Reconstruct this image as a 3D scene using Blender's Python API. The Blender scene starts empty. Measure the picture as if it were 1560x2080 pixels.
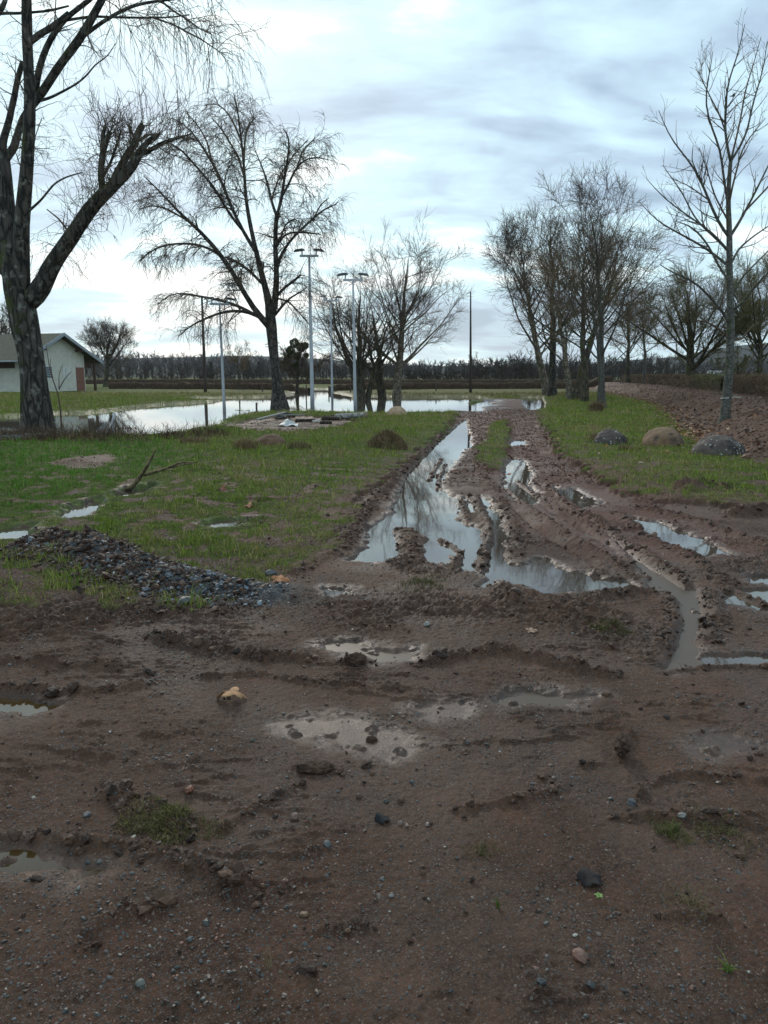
import bpy, math, random
import numpy as np
random.seed(7)
rad = math.radians
C = bpy.context.scene.collection

# ------------------------------------------------------------------ camera, sky, sun, exposure
CAM_H = 1.55; PITCH = rad(10.1); F = 1560.0            # focal length in photo pixels (27 mm on 36 mm long side)
cam = bpy.data.cameras.new('camera'); camo = bpy.data.objects.new('camera', cam); C.objects.link(camo)
cam.sensor_fit = 'VERTICAL'; cam.sensor_height = 36; cam.lens = 27
cam.clip_start = 0.05; cam.clip_end = 9000
camo.location = (0, 0, CAM_H); camo.rotation_euler = (rad(90)-PITCH, 0, 0)
bpy.context.scene.camera = camo
vs = bpy.context.scene.view_settings
vs.view_transform = 'Standard'; vs.look = 'None'; vs.gamma = 1; vs.use_curve_mapping = False
vs.exposure = 0.30
cy = bpy.context.scene.cycles
cy.max_bounces = 5; cy.diffuse_bounces = 2; cy.glossy_bounces = 3; cy.volume_bounces = 0
cy.use_denoising = True

SUN_EL, SUN_AZ = 27.0, -14.0                              # degrees; azimuth from +Y towards +X
sv = (math.sin(rad(SUN_AZ))*math.cos(rad(SUN_EL)), math.cos(rad(SUN_AZ))*math.cos(rad(SUN_EL)), math.sin(rad(SUN_EL)))
sun = bpy.data.lights.new('sun', 'SUN'); suno = bpy.data.objects.new('sun', sun); C.objects.link(suno)
sun.energy = 1.4; sun.angle = rad(14); sun.color = (1.0, 0.90, 0.78)
suno.rotation_euler = (rad(90-SUN_EL), 0, rad(180-SUN_AZ)-rad(0))
from mathutils import Vector
suno.rotation_euler = Vector(sv).to_track_quat('Z', 'Y').to_euler()

world = bpy.data.worlds.new('World'); bpy.context.scene.world = world; world.use_nodes = True
def build_world():
    nt = world.node_tree; N = nt.nodes; L = nt.links; N.clear()
    out = N.new('ShaderNodeOutputWorld'); bg = N.new('ShaderNodeBackground'); bg.inputs[1].default_value = 0.1
    L.new(bg.outputs[0], out.inputs[0])
    sky = N.new('ShaderNodeTexSky'); sky.sky_type = 'NISHITA'; sky.sun_disc = False
    sky.sun_elevation = rad(SUN_EL); sky.sun_rotation = rad(SUN_AZ)
    tc = N.new('ShaderNodeTexCoord'); sx = N.new('ShaderNodeSeparateXYZ'); L.new(tc.outputs['Generated'], sx.inputs[0])
    def m(op, a, b=None, c=None, clamp=False):
        n = N.new('ShaderNodeMath'); n.operation = op; n.use_clamp = clamp
        for i, v in enumerate((a, b, c)):
            if v is None: continue
            if isinstance(v, (int, float)): n.inputs[i].default_value = v
            else: L.new(v, n.inputs[i])
        return n.outputs[0]
    z = m('MAXIMUM', sx.outputs[2], 0.0)
    den = m('ADD', z, 0.22)
    cx = N.new('ShaderNodeCombineXYZ')
    L.new(m('DIVIDE', sx.outputs[0], den), cx.inputs[0]); L.new(m('DIVIDE', sx.outputs[1], den), cx.inputs[1])
    def noise(scale, detail, rough, off, dist=0.0, sc=(1, 1, 1)):
        mp = N.new('ShaderNodeMapping'); mp.inputs['Location'].default_value = off; mp.inputs['Scale'].default_value = sc
        L.new(cx.outputs[0], mp.inputs[0])
        n = N.new('ShaderNodeTexNoise'); n.inputs['Scale'].default_value = scale; n.inputs['Detail'].default_value = detail
        n.inputs['Roughness'].default_value = rough; n.inputs['Distortion'].default_value = dist
        L.new(mp.outputs[0], n.inputs['Vector']); return n.outputs['Fac']
    def blob(d, k):            # a soft lobe of the sky round direction d
        l = math.sqrt(sum(c*c for c in d)); vm = N.new('ShaderNodeVectorMath'); vm.operation = 'DOT_PRODUCT'
        nv = N.new('ShaderNodeVectorMath'); nv.operation = 'NORMALIZE'; L.new(tc.outputs['Generated'], nv.inputs[0])
        L.new(nv.outputs[0], vm.inputs[0]); vm.inputs[1].default_value = tuple(c/l for c in d)
        return m('POWER', m('MAXIMUM', vm.outputs['Value'], 0.0), k)
    n1 = noise(0.85, 5, 0.55, (3.1, 1.7, 0), 0.5, (1.0, 1.25, 1))
    n2 = noise(2.9, 6, 0.5, (7.3, 2.2, 0), 0.5, (0.85, 1.35, 1))
    n3 = noise(9.0, 5, 0.6, (1.3, 4.2, 0), 0.3, (0.6, 1.5, 1))
    c = m('ADD', m('ADD', m('MULTIPLY', n1, 2.1), m('MULTIPLY', n2, 1.55)), m('MULTIPLY', n3, 0.35))
    c = m('SUBTRACT', c, 1.50)
    c = m('ADD', c, m('MULTIPLY', blob((-0.22, 1, 0.16), 26), 0.26))     # bright break left of the middle
    c = m('ADD', c, m('MULTIPLY', blob((0.05, 1, 0.31), 220), 0.34))
    c = m('SUBTRACT', c, m('MULTIPLY', blob((0.30, 1, 0.40), 30), 0.05))
    c = m('SUBTRACT', c, m('MULTIPLY', blob((0.75, 1, 0.15), 12), 0.10))
    # slate cloud bank low in the middle and right, with an upper rim at about 7 degrees
    az = m('DIVIDE', sx.outputs[0], m('MAXIMUM', sx.outputs[1], 0.05))
    rim = m('ADD', 0.115, m('MULTIPLY', m('SUBTRACT', n2, 0.5), 0.03))
    bank = m('MULTIPLY', m('SUBTRACT', rim, z), 45.0, None, True)
    bx = m('MULTIPLY', m('SUBTRACT', az, -0.12), 6.0, None, True)
    low = m('MULTIPLY', m('SUBTRACT', z, 0.035), 22.0, None, True)
    bank = m('MULTIPLY', m('MULTIPLY', bank, bx), low)
    c = m('SUBTRACT', c, m('MULTIPLY', bank, 0.42))
    cr = N.new('ShaderNodeValToRGB'); e = cr.color_ramp.elements
    e[0].position = 0.04; e[0].color = (0.31, 0.43, 0.55, 1)
    e[1].position = 0.98; e[1].color = (1.12, 1.14, 1.13, 1)
    for p_, col in ((0.22, (0.42, 0.56, 0.70, 1)), (0.42, (0.54, 0.74, 0.86, 1)), (0.60, (0.63, 0.88, 0.96, 1)), (0.80, (0.98, 1.08, 1.08, 1))):
        q = e.new(p_); q.color = col
    L.new(c, cr.inputs[0])
    mul = N.new('ShaderNodeVectorMath'); mul.operation = 'SCALE'; mul.inputs['Scale'].default_value = 10.0
    L.new(cr.outputs[0], mul.inputs[0])
    mx = N.new('ShaderNodeMix'); mx.data_type = 'RGBA'; mx.inputs[0].default_value = 0.88
    L.new(sky.outputs[0], mx.inputs[6]); L.new(mul.outputs[0], mx.inputs[7])
    L.new(mx.outputs[2], bg.inputs[0])
build_world()

# ------------------------------------------------------------------ helpers: pixels of the photo to points of the place
cp, sp = math.cos(PITCH), math.sin(PITCH)
def ray(px, py):
    a = (np.asarray(px, float)-780)/F; b = (1040-np.asarray(py, float))/F
    return a, cp + b*sp, -sp + b*cp
def G(px, py, z=0.0):
    dx, dy, dz = ray(px, py); t = (z-CAM_H)/np.minimum(dz, -1e-4)
    return dx*t, dy*t
def P(px, py, Y):
    dx, dy, dz = ray(px, py); t = Y/dy
    return np.stack([dx*t, np.broadcast_to(Y, np.shape(dx*t)).astype(float), CAM_H+dz*t], -1)
def gp(pts, z=0.0):
    a = np.array(pts, float); x, y = G(a[:, 0], a[:, 1], z); return np.stack([x, y], 1)

def hash2(xi, yi, seed):
    with np.errstate(over='ignore'):
        h = xi.astype(np.uint32)*np.uint32(374761393) + yi.astype(np.uint32)*np.uint32(668265263) + np.uint32((seed*2246822519) & 0xffffffff)
        h = (h ^ (h >> np.uint32(13)))*np.uint32(1274126177)
        return h ^ (h >> np.uint32(16))
_ga = np.arange(16)*(2*np.pi/16); _gx = np.cos(_ga).astype(np.float32); _gy = np.sin(_ga).astype(np.float32)
def pn(x, y, seed=0):
    fx = np.floor(x); fy = np.floor(y); xi = fx.astype(np.int64); yi = fy.astype(np.int64)
    u = (x-fx).astype(np.float32); v = (y-fy).astype(np.float32)
    su = u*u*u*(u*(u*6-15)+10); sv_ = v*v*v*(v*(v*6-15)+10)
    def g(i, j):
        h = (hash2(xi+i, yi+j, seed) >> np.uint32(5)) & np.uint32(15)
        return _gx[h]*(u-i) + _gy[h]*(v-j)
    a = g(0, 0); b = g(1, 0); c = g(0, 1); d = g(1, 1)
    return ((a+(b-a)*su) + ((c+(d-c)*su)-(a+(b-a)*su))*sv_)*1.4
def fbm(x, y, sc, octv=3, seed=0, gain=0.5):
    s = 0; a = 1; f = 1.0/sc
    for o in range(octv):
        s = s + a*pn(x*f+o*17.3, y*f-o*9.1, seed+o); a *= gain; f *= 2.03
    return s
def sstep(a, b, x):
    t = np.clip((x-a)/(b-a), 0, 1); return t*t*(3-2*t)
def line_dist(x, y, pts, lim):
    """distance to a polyline and the fraction along it; points farther than LIM keep LIM*3"""
    d = np.full(x.shape, lim*3.0, np.float32); tt = np.zeros(x.shape, np.float32)
    m = (x > pts[:, 0].min()-lim) & (x < pts[:, 0].max()+lim) & (y > pts[:, 1].min()-lim) & (y < pts[:, 1].max()+lim)
    ix = np.nonzero(m)
    if len(ix[0]) == 0: return d, tt
    X = x[ix]; Y = y[ix]; D = np.full(X.shape, 1e9); T = np.zeros(X.shape); n = len(pts)-1
    for i in range(n):
        ax, ay = pts[i]; bx, by = pts[i+1]; ex, ey = bx-ax, by-ay
        t = np.clip(((X-ax)*ex+(Y-ay)*ey)/max(ex*ex+ey*ey, 1e-9), 0, 1)
        q = (X-ax-t*ex)**2+(Y-ay-t*ey)**2; s = q < D
        D = np.where(s, q, D); T = np.where(s, (i+t)/n, T)
    d[ix] = np.sqrt(D); tt[ix] = T
    return d, tt
def poly_sd(x, y, pts, lim=1.5):
    """signed distance to a polygon (negative inside)"""
    ring = np.vstack([pts, pts[:1]]); d, _ = line_dist(x, y, ring, lim)
    ins = np.zeros(x.shape, bool)
    m = (x >= pts[:, 0].min()) & (x <= pts[:, 0].max()) & (y >= pts[:, 1].min()) & (y <= pts[:, 1].max())
    ix = np.nonzero(m)
    if len(ix[0]):
        X = x[ix]; Y = y[ix]; I = np.zeros(X.shape, bool)
        for i in range(len(pts)):
            ax, ay = ring[i]; bx, by = ring[i+1]
            if ay == by: continue
            c = ((ay > Y) != (by > Y)) & (X < (bx-ax)*(Y-ay)/(by-ay)+ax); I ^= c
        ins[ix] = I
    return np.where(ins, -d, d)

# ------------------------------------------------------------------ the lie of the land
WL = -0.03
MUD = gp([(985, 812), (930, 838), (905, 880), (850, 925), (800, 965), (735, 1020), (700, 1060), (690, 1115), (640, 1150), (570, 1175), (545, 1225),
          (430, 1262), (260, 1262), (120, 1235), (-60, 1235), (-400, 1250), (-1500, 1300), (-6000, 2600), (8000, 2600), (3500, 1200), (1800, 1050), (1560, 1042), (1450, 1040), (1370, 1030), (1300, 1022),
          (1215, 985), (1150, 935), (1112, 880), (1096, 840), (1060, 812)])
STRIP = gp([(1003, 866), (1022, 858), (1030, 880), (1030, 915), (1022, 950), (1000, 962), (980, 955), (978, 925), (992, 895)])
SLAB = gp([(455, 868), (520, 855), (600, 848), (700, 850), (735, 860), (690, 872), (600, 882), (500, 880)])
HOLLOW = gp([(-500, 905), (60, 890), (330, 905), (420, 940), (300, 990), (150, 1040), (0, 1080), (-500, 1100)])
FLOOD = gp([(-300, 850), (-80, 848), (50, 846), (120, 841), (200, 838), (260, 832), (340, 824), (400, 819), (450, 814), (400, 811), (420, 808), (520, 807), (590, 804),
            (603, 797), (628, 790), (663, 790), (672, 797), (700, 803), (760, 805), (850, 806), (960, 806), (984, 809), (965, 833), (935, 838), (880, 838), (800, 840), (700, 838),
            (580, 837), (500, 839), (450, 845), (420, 852), (420, 862), (350, 874), (290, 884), (100, 882), (-80, 884), (-300, 885)])
PUD = {  # puddles of the track and of the verge
 'a': [(938, 856), (947, 852), (950, 870), (957, 893), (943, 912), (927, 935), (905, 963), (893, 985), (915, 1003), (940, 1012), (936, 1030), (925, 1052), (950, 1062), (975, 1070), (984, 1092), (976, 1118), (966, 1156), (938, 1154), (930, 1132), (918, 1124), (910, 1142), (872, 1138), (860, 1110), (866, 1086), (842, 1078), (812, 1072), (800, 1098), (816, 1112), (812, 1132), (745, 1138), (716, 1132), (742, 1110), (752, 1088), (745, 1070), (770, 1058), (796, 1040), (808, 1010), (818, 985), (825, 958), (860, 925), (895, 885), (920, 872)],
 'a2': [(946, 1008), (966, 1010), (964, 1038), (946, 1034)],
 'b': [(972, 1004), (986, 1008), (1000, 1026), (1018, 1050), (1030, 1080), (1034, 1105), (1030, 1140), (1060, 1146), (1090, 1130), (1140, 1150), (1200, 1165), (1278, 1176), (1286, 1190), (1200, 1196), (1110, 1196), (1050, 1180), (1022, 1172), (984, 1183), (984, 1140), (994, 1105), (992, 1060), (984, 1030)],
 'c': [(1036, 928), (1062, 930), (1082, 958), (1075, 985), (1100, 1010), (1075, 1022), (1040, 1010), (1026, 985), (1026, 950)],
 'c2': [(1034, 893), (1064, 892), (1066, 904), (1036, 905)],
 'c3': [(1110, 985), (1170, 990), (1220, 1020), (1180, 1030), (1140, 1010)],
 'd': [(1286, 1048), (1330, 1056), (1400, 1080), (1455, 1106), (1490, 1122), (1430, 1124), (1395, 1112), (1345, 1096), (1300, 1072)],
 'e': [(1235, 1085), (1268, 1110), (1310, 1140), (1350, 1165), (1400, 1178), (1430, 1200), (1445, 1240), (1438, 1290), (1415, 1345), (1345, 1358), (1352, 1310), (1372, 1260), (1368, 1215), (1330, 1190), (1300, 1150), (1262, 1122)],
 'f': [(1490, 1192), (1560, 1188), (1700, 1200), (1700, 1245), (1560, 1238), (1476, 1218)],
 'f2': [(1515, 1165), (1600, 1165), (1600, 1182), (1530, 1182)],
 'g': [(1420, 1322), (1560, 1326), (1750, 1335), (1750, 1352), (1560, 1344), (1440, 1338)],
 'h': [(1012, 1412), (1060, 1402), (1130, 1396), (1205, 1404), (1170, 1424), (1090, 1422), (1035, 1428)],
 'i': [(652, 1302), (700, 1292), (760, 1306), (800, 1322), (850, 1312), (830, 1335), (760, 1342), (700, 1322)],
 'j': [(560, 1462), (620, 1440), (720, 1446), (745, 1468), (820, 1486), (856, 1512), (830, 1530), (745, 1524), (690, 1508), (640, 1488), (590, 1480)],
 'j2': [(830, 1430), (890, 1420), (940, 1424), (935, 1448), (850, 1452)],
 'k': [(664, 1190), (706, 1188), (704, 1202), (672, 1204)],
 'l': [(224, 1006), (262, 992), (312, 984), (322, 990), (300, 1003), (240, 1013)],
 'l2': [(118, 1042), (150, 1024), (205, 1012), (212, 1020), (188, 1040), (160, 1054), (120, 1056)],
 'l3': [(-60, 1072), (0, 1070), (66, 1064), (72, 1080), (50, 1094), (-60, 1100)],
 'l4': [(408, 1062), (440, 1054), (520, 1048), (500, 1064), (440, 1070)],
 'm': [(-60, 1718), (60, 1724), (200, 1742), (214, 1756), (150, 1764), (20, 1752), (-60, 1745)],
 'm2': [(-60, 1410), (60, 1412), (115, 1424), (60, 1436), (-60, 1432)],
 'n': [(1060, 806), (1102, 807), (1108, 820), (1106, 832), (1074, 833), (1064, 822)],
 'o': [(940, 898), (956, 894), (960, 905), (946, 912)],
 'p': [(1400, 1500), (1470, 1492), (1540, 1510), (1500, 1525), (1430, 1520)],
}
PUD = {k: gp(v) for k, v in PUD.items()}
DEPTH = {'j': -.006, 'i': .006, 'j2': -.006, 'h': .004, 'c3': .012, 'p': -.006, 'e': .016, 'm': .006}
# strokes: (pixel polyline, half width m, height m, roughness)
ST = [
 ([(960, 1008), (975, 1028), (988, 1055), (994, 1088), (984, 1115), (978, 1150)], .075, .075, 1),
 ([(893, 1092), (915, 1102), (935, 1118), (930, 1138), (920, 1160)], .06, .05, 1),
 ([(898, 930), (884, 950), (872, 972)], .07, .05, .6), ([(905, 940), (893, 968), (888, 990)], .06, .05, .6),
 ([(935, 1012), (945, 1040), (952, 1058)], .05, .045, 1),
 ([(815, 1075), (840, 1090), (835, 1120), (820, 1150)], .16, .06, 1.3),
 ([(1015, 1008), (1040, 1050), (1045, 1090), (1040, 1130)], .10, .06, 1.2),
 ([(1030, 990), (1080, 1040), (1150, 1090), (1230, 1130), (1285, 1160)], .06, .055, .8),
 ([(1050, 975), (1110, 1020), (1180, 1060), (1245, 1100), (1290, 1150)], .06, .05, .8),
 ([(1105, 985), (1160, 1030), (1230, 1075), (1300, 1120), (1370, 1165), (1400, 1185)], .09, .06, 1),
 ([(1020, 1010), (1080, 1065), (1160, 1120), (1230, 1155)], .05, -.06, .5),
 ([(1070, 1000), (1130, 1045), (1200, 1085), (1260, 1120)], .05, -.055, .5),
 ([(1045, 960), (1090, 1005), (1140, 1045), (1210, 1095)], .045, -.05, .5),
 ([(1190, 1220), (1290, 1200), (1352, 1210), (1368, 1250), (1352, 1300), (1330, 1340)], .08, .06, 1.2),
 ([(1445, 1200), (1455, 1260), (1440, 1300)], .10, .06, 1.2),
 ([(1255, 1040), (1330, 1100), (1400, 1130), (1480, 1190), (1560, 1225)], .10, .05, 1.3),
 ([(1280, 1030), (1380, 1048), (1470, 1080), (1600, 1120)], .09, .05, 1.2),
 ([(835, 1352), (930, 1336), (1000, 1322), (1100, 1345), (1200, 1366), (1260, 1372)], .045, .055, 1.2),
 ([(830, 1378), (940, 1372), (1060, 1372), (1180, 1388)], .06, -.018, .3),
 ([(1340, 1362), (1420, 1356), (1520, 1352), (1700, 1355)], .035, .035, 1),
 ([(300, 1300), (420, 1322), (540, 1338), (640, 1342)], .06, .055, 1.2),
 ([(400, 1378), (520, 1372), (640, 1388), (760, 1398), (900, 1402)], .03, .025, 1.2),
 ([(700, 1345), (740, 1340)], .07, .07, 1), ([(1020, 1190), (1030, 1215), (1060, 1230)], .10, .07, 1.3),
 ([(-100, 1395), (60, 1398), (200, 1405), (300, 1392)], .05, .04, 1.1),
 ([(-100, 1345), (100, 1350), (260, 1360)], .05, .035, 1.1),
 ([(-80, 1692), (60, 1696), (180, 1706), (260, 1712)], .03, .04, 1.0),
 ([(270, 1712), (340, 1740), (430, 1775), (540, 1815)], .05, .045, 1.3),
 ([(430, 1700), (500, 1655), (570, 1610), (620, 1590)], .025, .022, 1.2),
 ([(170, 1905), (230, 1860), (330, 1840)], .045, .03, 1.3),
 ([(1262, 1540), (1266, 1515), (1285, 1492)], .028, .045, .8),
 ([(1290, 1625), (1325, 1590), (1380, 1575), (1560, 1590), (1700, 1600)], .022, .03, 1.1),
 ([(1250, 1665), (1330, 1660), (1450, 1668), (1600, 1675)], .03, .028, 1.2),
 ([(1180, 1560), (1200, 1555), (1230, 1552)], .02, .016, 1), ([(920, 1650), (1000, 1640), (1100, 1622), (1140, 1600)], .022, .02, 1.2),
 ([(590, 1560), (640, 1555), (700, 1568)], .028, .025, 1.2), ([(1340, 1870), (1400, 1860), (1480, 1880)], .02, .014, 1),
 ([(620, 1900), (680, 1895), (740, 1880)], .022, .018, 1), ([(200, 1610), (300, 1640), (390, 1690)], .08, .03, 1.2),
 ([(925, 846), (890, 890), (840, 938), (800, 975), (745, 1035), (718, 1080), (690, 1125)], .11, .07, 1.4),
 ([(975, 870), (970, 920), (985, 975), (1010, 1000)], .12, .04, .9),
 ([(1370, 1010), (1430, 1003), (1490, 1008)], .20, .13, 1.2), ([(1480, 1050), (1560, 1045)], .14, .08, 1.2),
 ([(110, 950), (160, 948), (200, 955)], .25, .05, .8), ([(490, 1060), (540, 1055)], .10, .06, 1.2),
 ([(590, 1170), (680, 1120)], .12, .05, 1.2), ([(200, 1215), (320, 1250), (500, 1250)], .14, .02, 1.2),
 # bars and islets in the flood
 ([(250, 832), (330, 829), (400, 826), (470, 824), (560, 826), (640, 826)], .30, .045, .5), ([(330, 843), (352, 842)], .35, .07, .6), ([(255, 842), (300, 838), (360, 836), (400, 834)], .25, .05, .6),
 ([(290, 822), (340, 819), (400, 816)], .5, .12, .6), ([(722, 809), (745, 808)], .6, .12, .5), ([(775, 804), (830, 804)], .8, .16, .5),
 ([(662, 813), (688, 813)], .5, .08, .4), ([(480, 832), (530, 834), (565, 836)], .3, .06, .5), ([(910, 838), (980, 838)], .25, .10, .6), ([(955, 818), (990, 812)], .35, .09, .8),
]
ST = [(gp(a), w, h, r) for a, w, h, r in ST]
PILE = gp([(85, 1118), (125, 1110), (180, 1130), (260, 1160), (340, 1185), (430, 1205), (520, 1212)])
BANKLINE = np.array([(8.2, 12.0), (9.6, 18.0), (10.5, 21.0), (12.5, 27.5), (15.2, 36), (18.0, 50), (21.0, 68), (24.5, 88)])
def fields(x, y):
    """the masks of the land: grass, puddle, clods, gravel, turned soil, straw"""
    x = np.asarray(x, float); y = np.asarray(y, float)
    wob = fbm(x, y, 0.55, 4, 11, .6)*0.28 + fbm(x, y, 2.5, 2, 14)*0.14
    gm = sstep(-0.06, 0.10, poly_sd(x, y, MUD, 3.0) + wob)
    gm = np.where(y < 4.4, 0, gm)
    gm = np.maximum(gm, sstep(0.10, -0.08, poly_sd(x, y, STRIP) + wob*0.7))
    gm = gm*sstep(-0.1, 0.25, poly_sd(x, y, SLAB)+wob*1.5)
    fl = poly_sd(x, y, FLOOD, 6.0) + fbm(x, y, 2.2, 4, 21)*0.9*sstep(22, 40, y) - 0.45
    pw = np.full(x.shape, 9.0); dep = np.full(x.shape, 0.035)
    pwob = fbm(x, y, 0.22, 3, 31)*0.07
    which = np.full(x.shape, -1, np.int32)
    for i, (k, p) in enumerate(PUD.items()):
        d = poly_sd(x, y, p, 0.8)
        s = d < pw; pw = np.where(s, d, pw); which = np.where(s, i, which)
        dep = np.where(s, DEPTH.get(k, 0.035), dep)
    pw = pw + pwob
    soil, tt = line_dist(x, y, BANKLINE, 9.0)
    side = np.zeros(x.shape)
    bx = np.interp(y, BANKLINE[:, 1], BANKLINE[:, 0], left=8.2, right=24.5)
    u = (x-bx)                                   # metres to the right of the bank's crest
    return dict(gm=gm, fl=fl, pw=pw, dep=dep, which=which, u=u)
def H(x, y, full=False):
    x = np.asarray(x, float); y = np.asarray(y, float)
    f = fields(x, y); gm, fl, pw, u = f['gm'], f['fl'], f['pw'], f['u']
    near = sstep(30, 8, y)
    lift = 0.10*sstep(6, 12, y) + 0.03
    z = 0.012 + lift*gm + 0.035*fbm(x, y, 3.2, 3, 3)*(0.25+0.75*gm) + (0.018-0.011*sstep(9, 16, y)*(1-gm))*fbm(x, y, 0.7, 3, 5)*(0.6+0.4*gm)
    z = z + sstep(44, 60, y)*0.08
    z = z - 0.07*sstep(0.1, -0.8, poly_sd(x, y, HOLLOW, 2.0))*gm
    clod = np.zeros(x.shape)
    # mud roughness
    rg = sstep(3.6, 4.6, y)*sstep(26, 10, y)
    fd = sstep(20, 9, y)
    bil = np.abs(fbm(x, y, 0.16, 4, 41, 0.6)); lump = np.maximum(0, fbm(x, y, 0.10, 3, 45)-0.18)
    patch = sstep(-0.15, 0.5, fbm(x, y, 0.9, 2, 47))*(.25+.75*fd)
    fine = fbm(x, y, 0.035, 3, 51, 0.62)*fd
    mudd = (1-gm)
    z = z + mudd*((0.038*(bil-0.25)*patch + 0.055*lump*patch)*(0.38+0.62*rg) + fine*(0.004+0.011*rg*(.3+.7*patch)))
    z = z + gm*0.012*fine
    cross = 1-np.abs(fbm(x*0.33+y*0.08, y, 0.26, 4, 55, 0.58))*2.2; cp_ = sstep(-.2, .35, fbm(x*.6, y, .8, 2, 57))
    z = z + mudd*0.020*np.maximum(cross, 0)**3*cp_*sstep(7.5, 4.5, y)
    # thrown-up ridges and ruts
    for pts, w, h, r in ST:
        d, t = line_dist(x, y, pts, w*4)
        m = d < w*3.5
        if not m.any(): continue
        X, Y, D, T = x[m], y[m], d[m], t[m]
        amp = 0.95 + r*0.6*fbm(X, Y, 0.10+0.9*w, 4, 61, 0.66)
        end = sstep(0, 0.08, T)*sstep(1, 0.92, T)*0.75+0.25
        g = np.exp(-(D/w*(1+0.35*r*pn(X/0.13, Y/0.13, 63)))**2*1.6)
        z[m] += h*g*np.maximum(amp, 0.05)*end
        if h > 0:
            clod[m] = np.maximum(clod[m], g*r)
    # gravel heap
    d, t = line_dist(x, y, PILE, 1.0)
    pg = np.exp(-(d/0.26)**2)*(1.0-0.35*t)
    z = z + 0.155*pg*(1+0.5*fbm(x, y, 0.25, 3, 71)) ; grav = np.clip(np.exp(-(d/0.28)**2)*1.5 + fbm(x, y, .2, 2, 72)*.3*(d < .8), 0, 1)
    # bank of turned soil
    crest = 0.66*sstep(9, 14, y)*sstep(96, 84, y)
    prof = sstep(-2.5, -0.2, u + 0.35*fbm(x, y, 1.2, 3, 81))
    bank = crest*prof*(1-0.35*sstep(0.3, 3.5, u))
    furrow = np.sin((x*0.9+y*0.5)*7.0)*0.02
    z = z + bank + prof*(1-sstep(2.5, 4, u))*sstep(12, 15, y)*sstep(96, 84, y)*(0.045*fbm(x, y, 0.9, 3, 83) + furrow*.5)
    soil = sstep(-2.75, -2.05, u + 0.35*fbm(x, y, 1.2, 3, 81))*(1-sstep(2.2, 4.0, u))*sstep(11, 14, y)*sstep(96, 84, y)
    # pools
    nb = np.exp(-np.maximum(pw, 0)/(0.30+.6*gm))*(1-0.05*gm)
    z = z*(1-nb) + (WL + 0.016 + 0.55*(z-np.minimum(z, 0.02)) + 0.02*fine*0.2)*nb
    s = sstep(0.05, -0.05, pw)
    bed = WL - f['dep'] + 0.011*fbm(x, y, 0.09, 3, 91)*sstep(0.01, 0.03, f['dep']) + 0.055*np.maximum(0, fbm(x, y, 0.12, 3, 93)-0.42)
    ridge = np.zeros(x.shape)
    for pts, w, h, r in ST:
        if h < 0: continue
        d, t = line_dist(x, y, pts, w*2)
        ridge = np.maximum(ridge, np.exp(-(d/w)**2*2.0)*h*1.25)
    z = z*(1-s) + (bed + ridge)*s
    shf = np.exp(-np.maximum(fl, 0)/2.2)*sstep(4, 2, u*0+np.maximum(x-9, 0)); z = z*(1-shf) + (WL+0.035+0.35*(z-WL))*shf
    sf = sstep(0.5, -0.7, fl)
    bedf = WL - 0.20 + 0.06*fbm(x, y, 2.0, 3, 95)
    z = z*(1-sf) + (bedf + ridge*2.3)*sf
    # far land
    z = z + 0.0015*np.maximum(0, y-90)
    if not full: return z
    f.update(z=z, clod=clod, grav=grav, soil=soil*(1-s))
    return f
def ground(px, py):
    """where the line of sight through a pixel meets the land"""
    z = 0.0
    for _ in range(14):
        x, y = G(px, py, z); y = min(float(y), 400.0)
        z = 0.5*z + 0.5*float(H(np.array([float(x)]), np.array([y]))[0])
    x, y = G(px, py, z)
    return float(x), float(y), z

# ------------------------------------------------------------------ mesh helpers
def tag(o, label=None, cat=None, group=None, kind=None):
    if label: o['label'] = label
    if cat: o['category'] = cat
    if group: o['group'] = group
    if kind: o['kind'] = kind
    return o
def mesh_np(name, V, Fq, mat, parent=None, smooth=True, attrs=None, Ft=None):
    """a mesh from numpy arrays: quads Fq (n,4) and/or triangles Ft (n,3)"""
    me = bpy.data.meshes.new(name); V = np.asarray(V, np.float32)
    parts = []; 
    if Fq is not None and len(Fq): parts.append(np.asarray(Fq, np.int32))
    if Ft is not None and len(Ft): parts.append(np.asarray(Ft, np.int32))
    me.vertices.add(len(V)); me.vertices.foreach_set('co', V.ravel())
    loops = np.concatenate([p.ravel() for p in parts]); tot = np.concatenate([np.full(len(p), p.shape[1], np.int32) for p in parts])
    start = np.concatenate([[0], np.cumsum(tot)[:-1]]).astype(np.int32)
    me.loops.add(len(loops)); me.loops.foreach_set('vertex_index', loops)
    me.polygons.add(len(tot)); me.polygons.foreach_set('loop_start', start); me.polygons.foreach_set('loop_total', tot)
    me.polygons.foreach_set('use_smooth', np.full(len(tot), smooth, bool))
    for nm, arr in (attrs or {}).items():
        a = me.color_attributes.new(nm, 'FLOAT_COLOR', 'POINT'); c = np.ones((len(V), 4), np.float32); c[:, :arr.shape[1]] = arr
        a.data.foreach_set('color', c.ravel())
    me.update(calc_edges=True); me.validate()
    if mat: me.materials.append(mat)
    o = bpy.data.objects.new(name, me); C.objects.link(o)
    if parent is not None: o.parent = parent; o.matrix_parent_inverse.identity(); 
    return o
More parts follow.
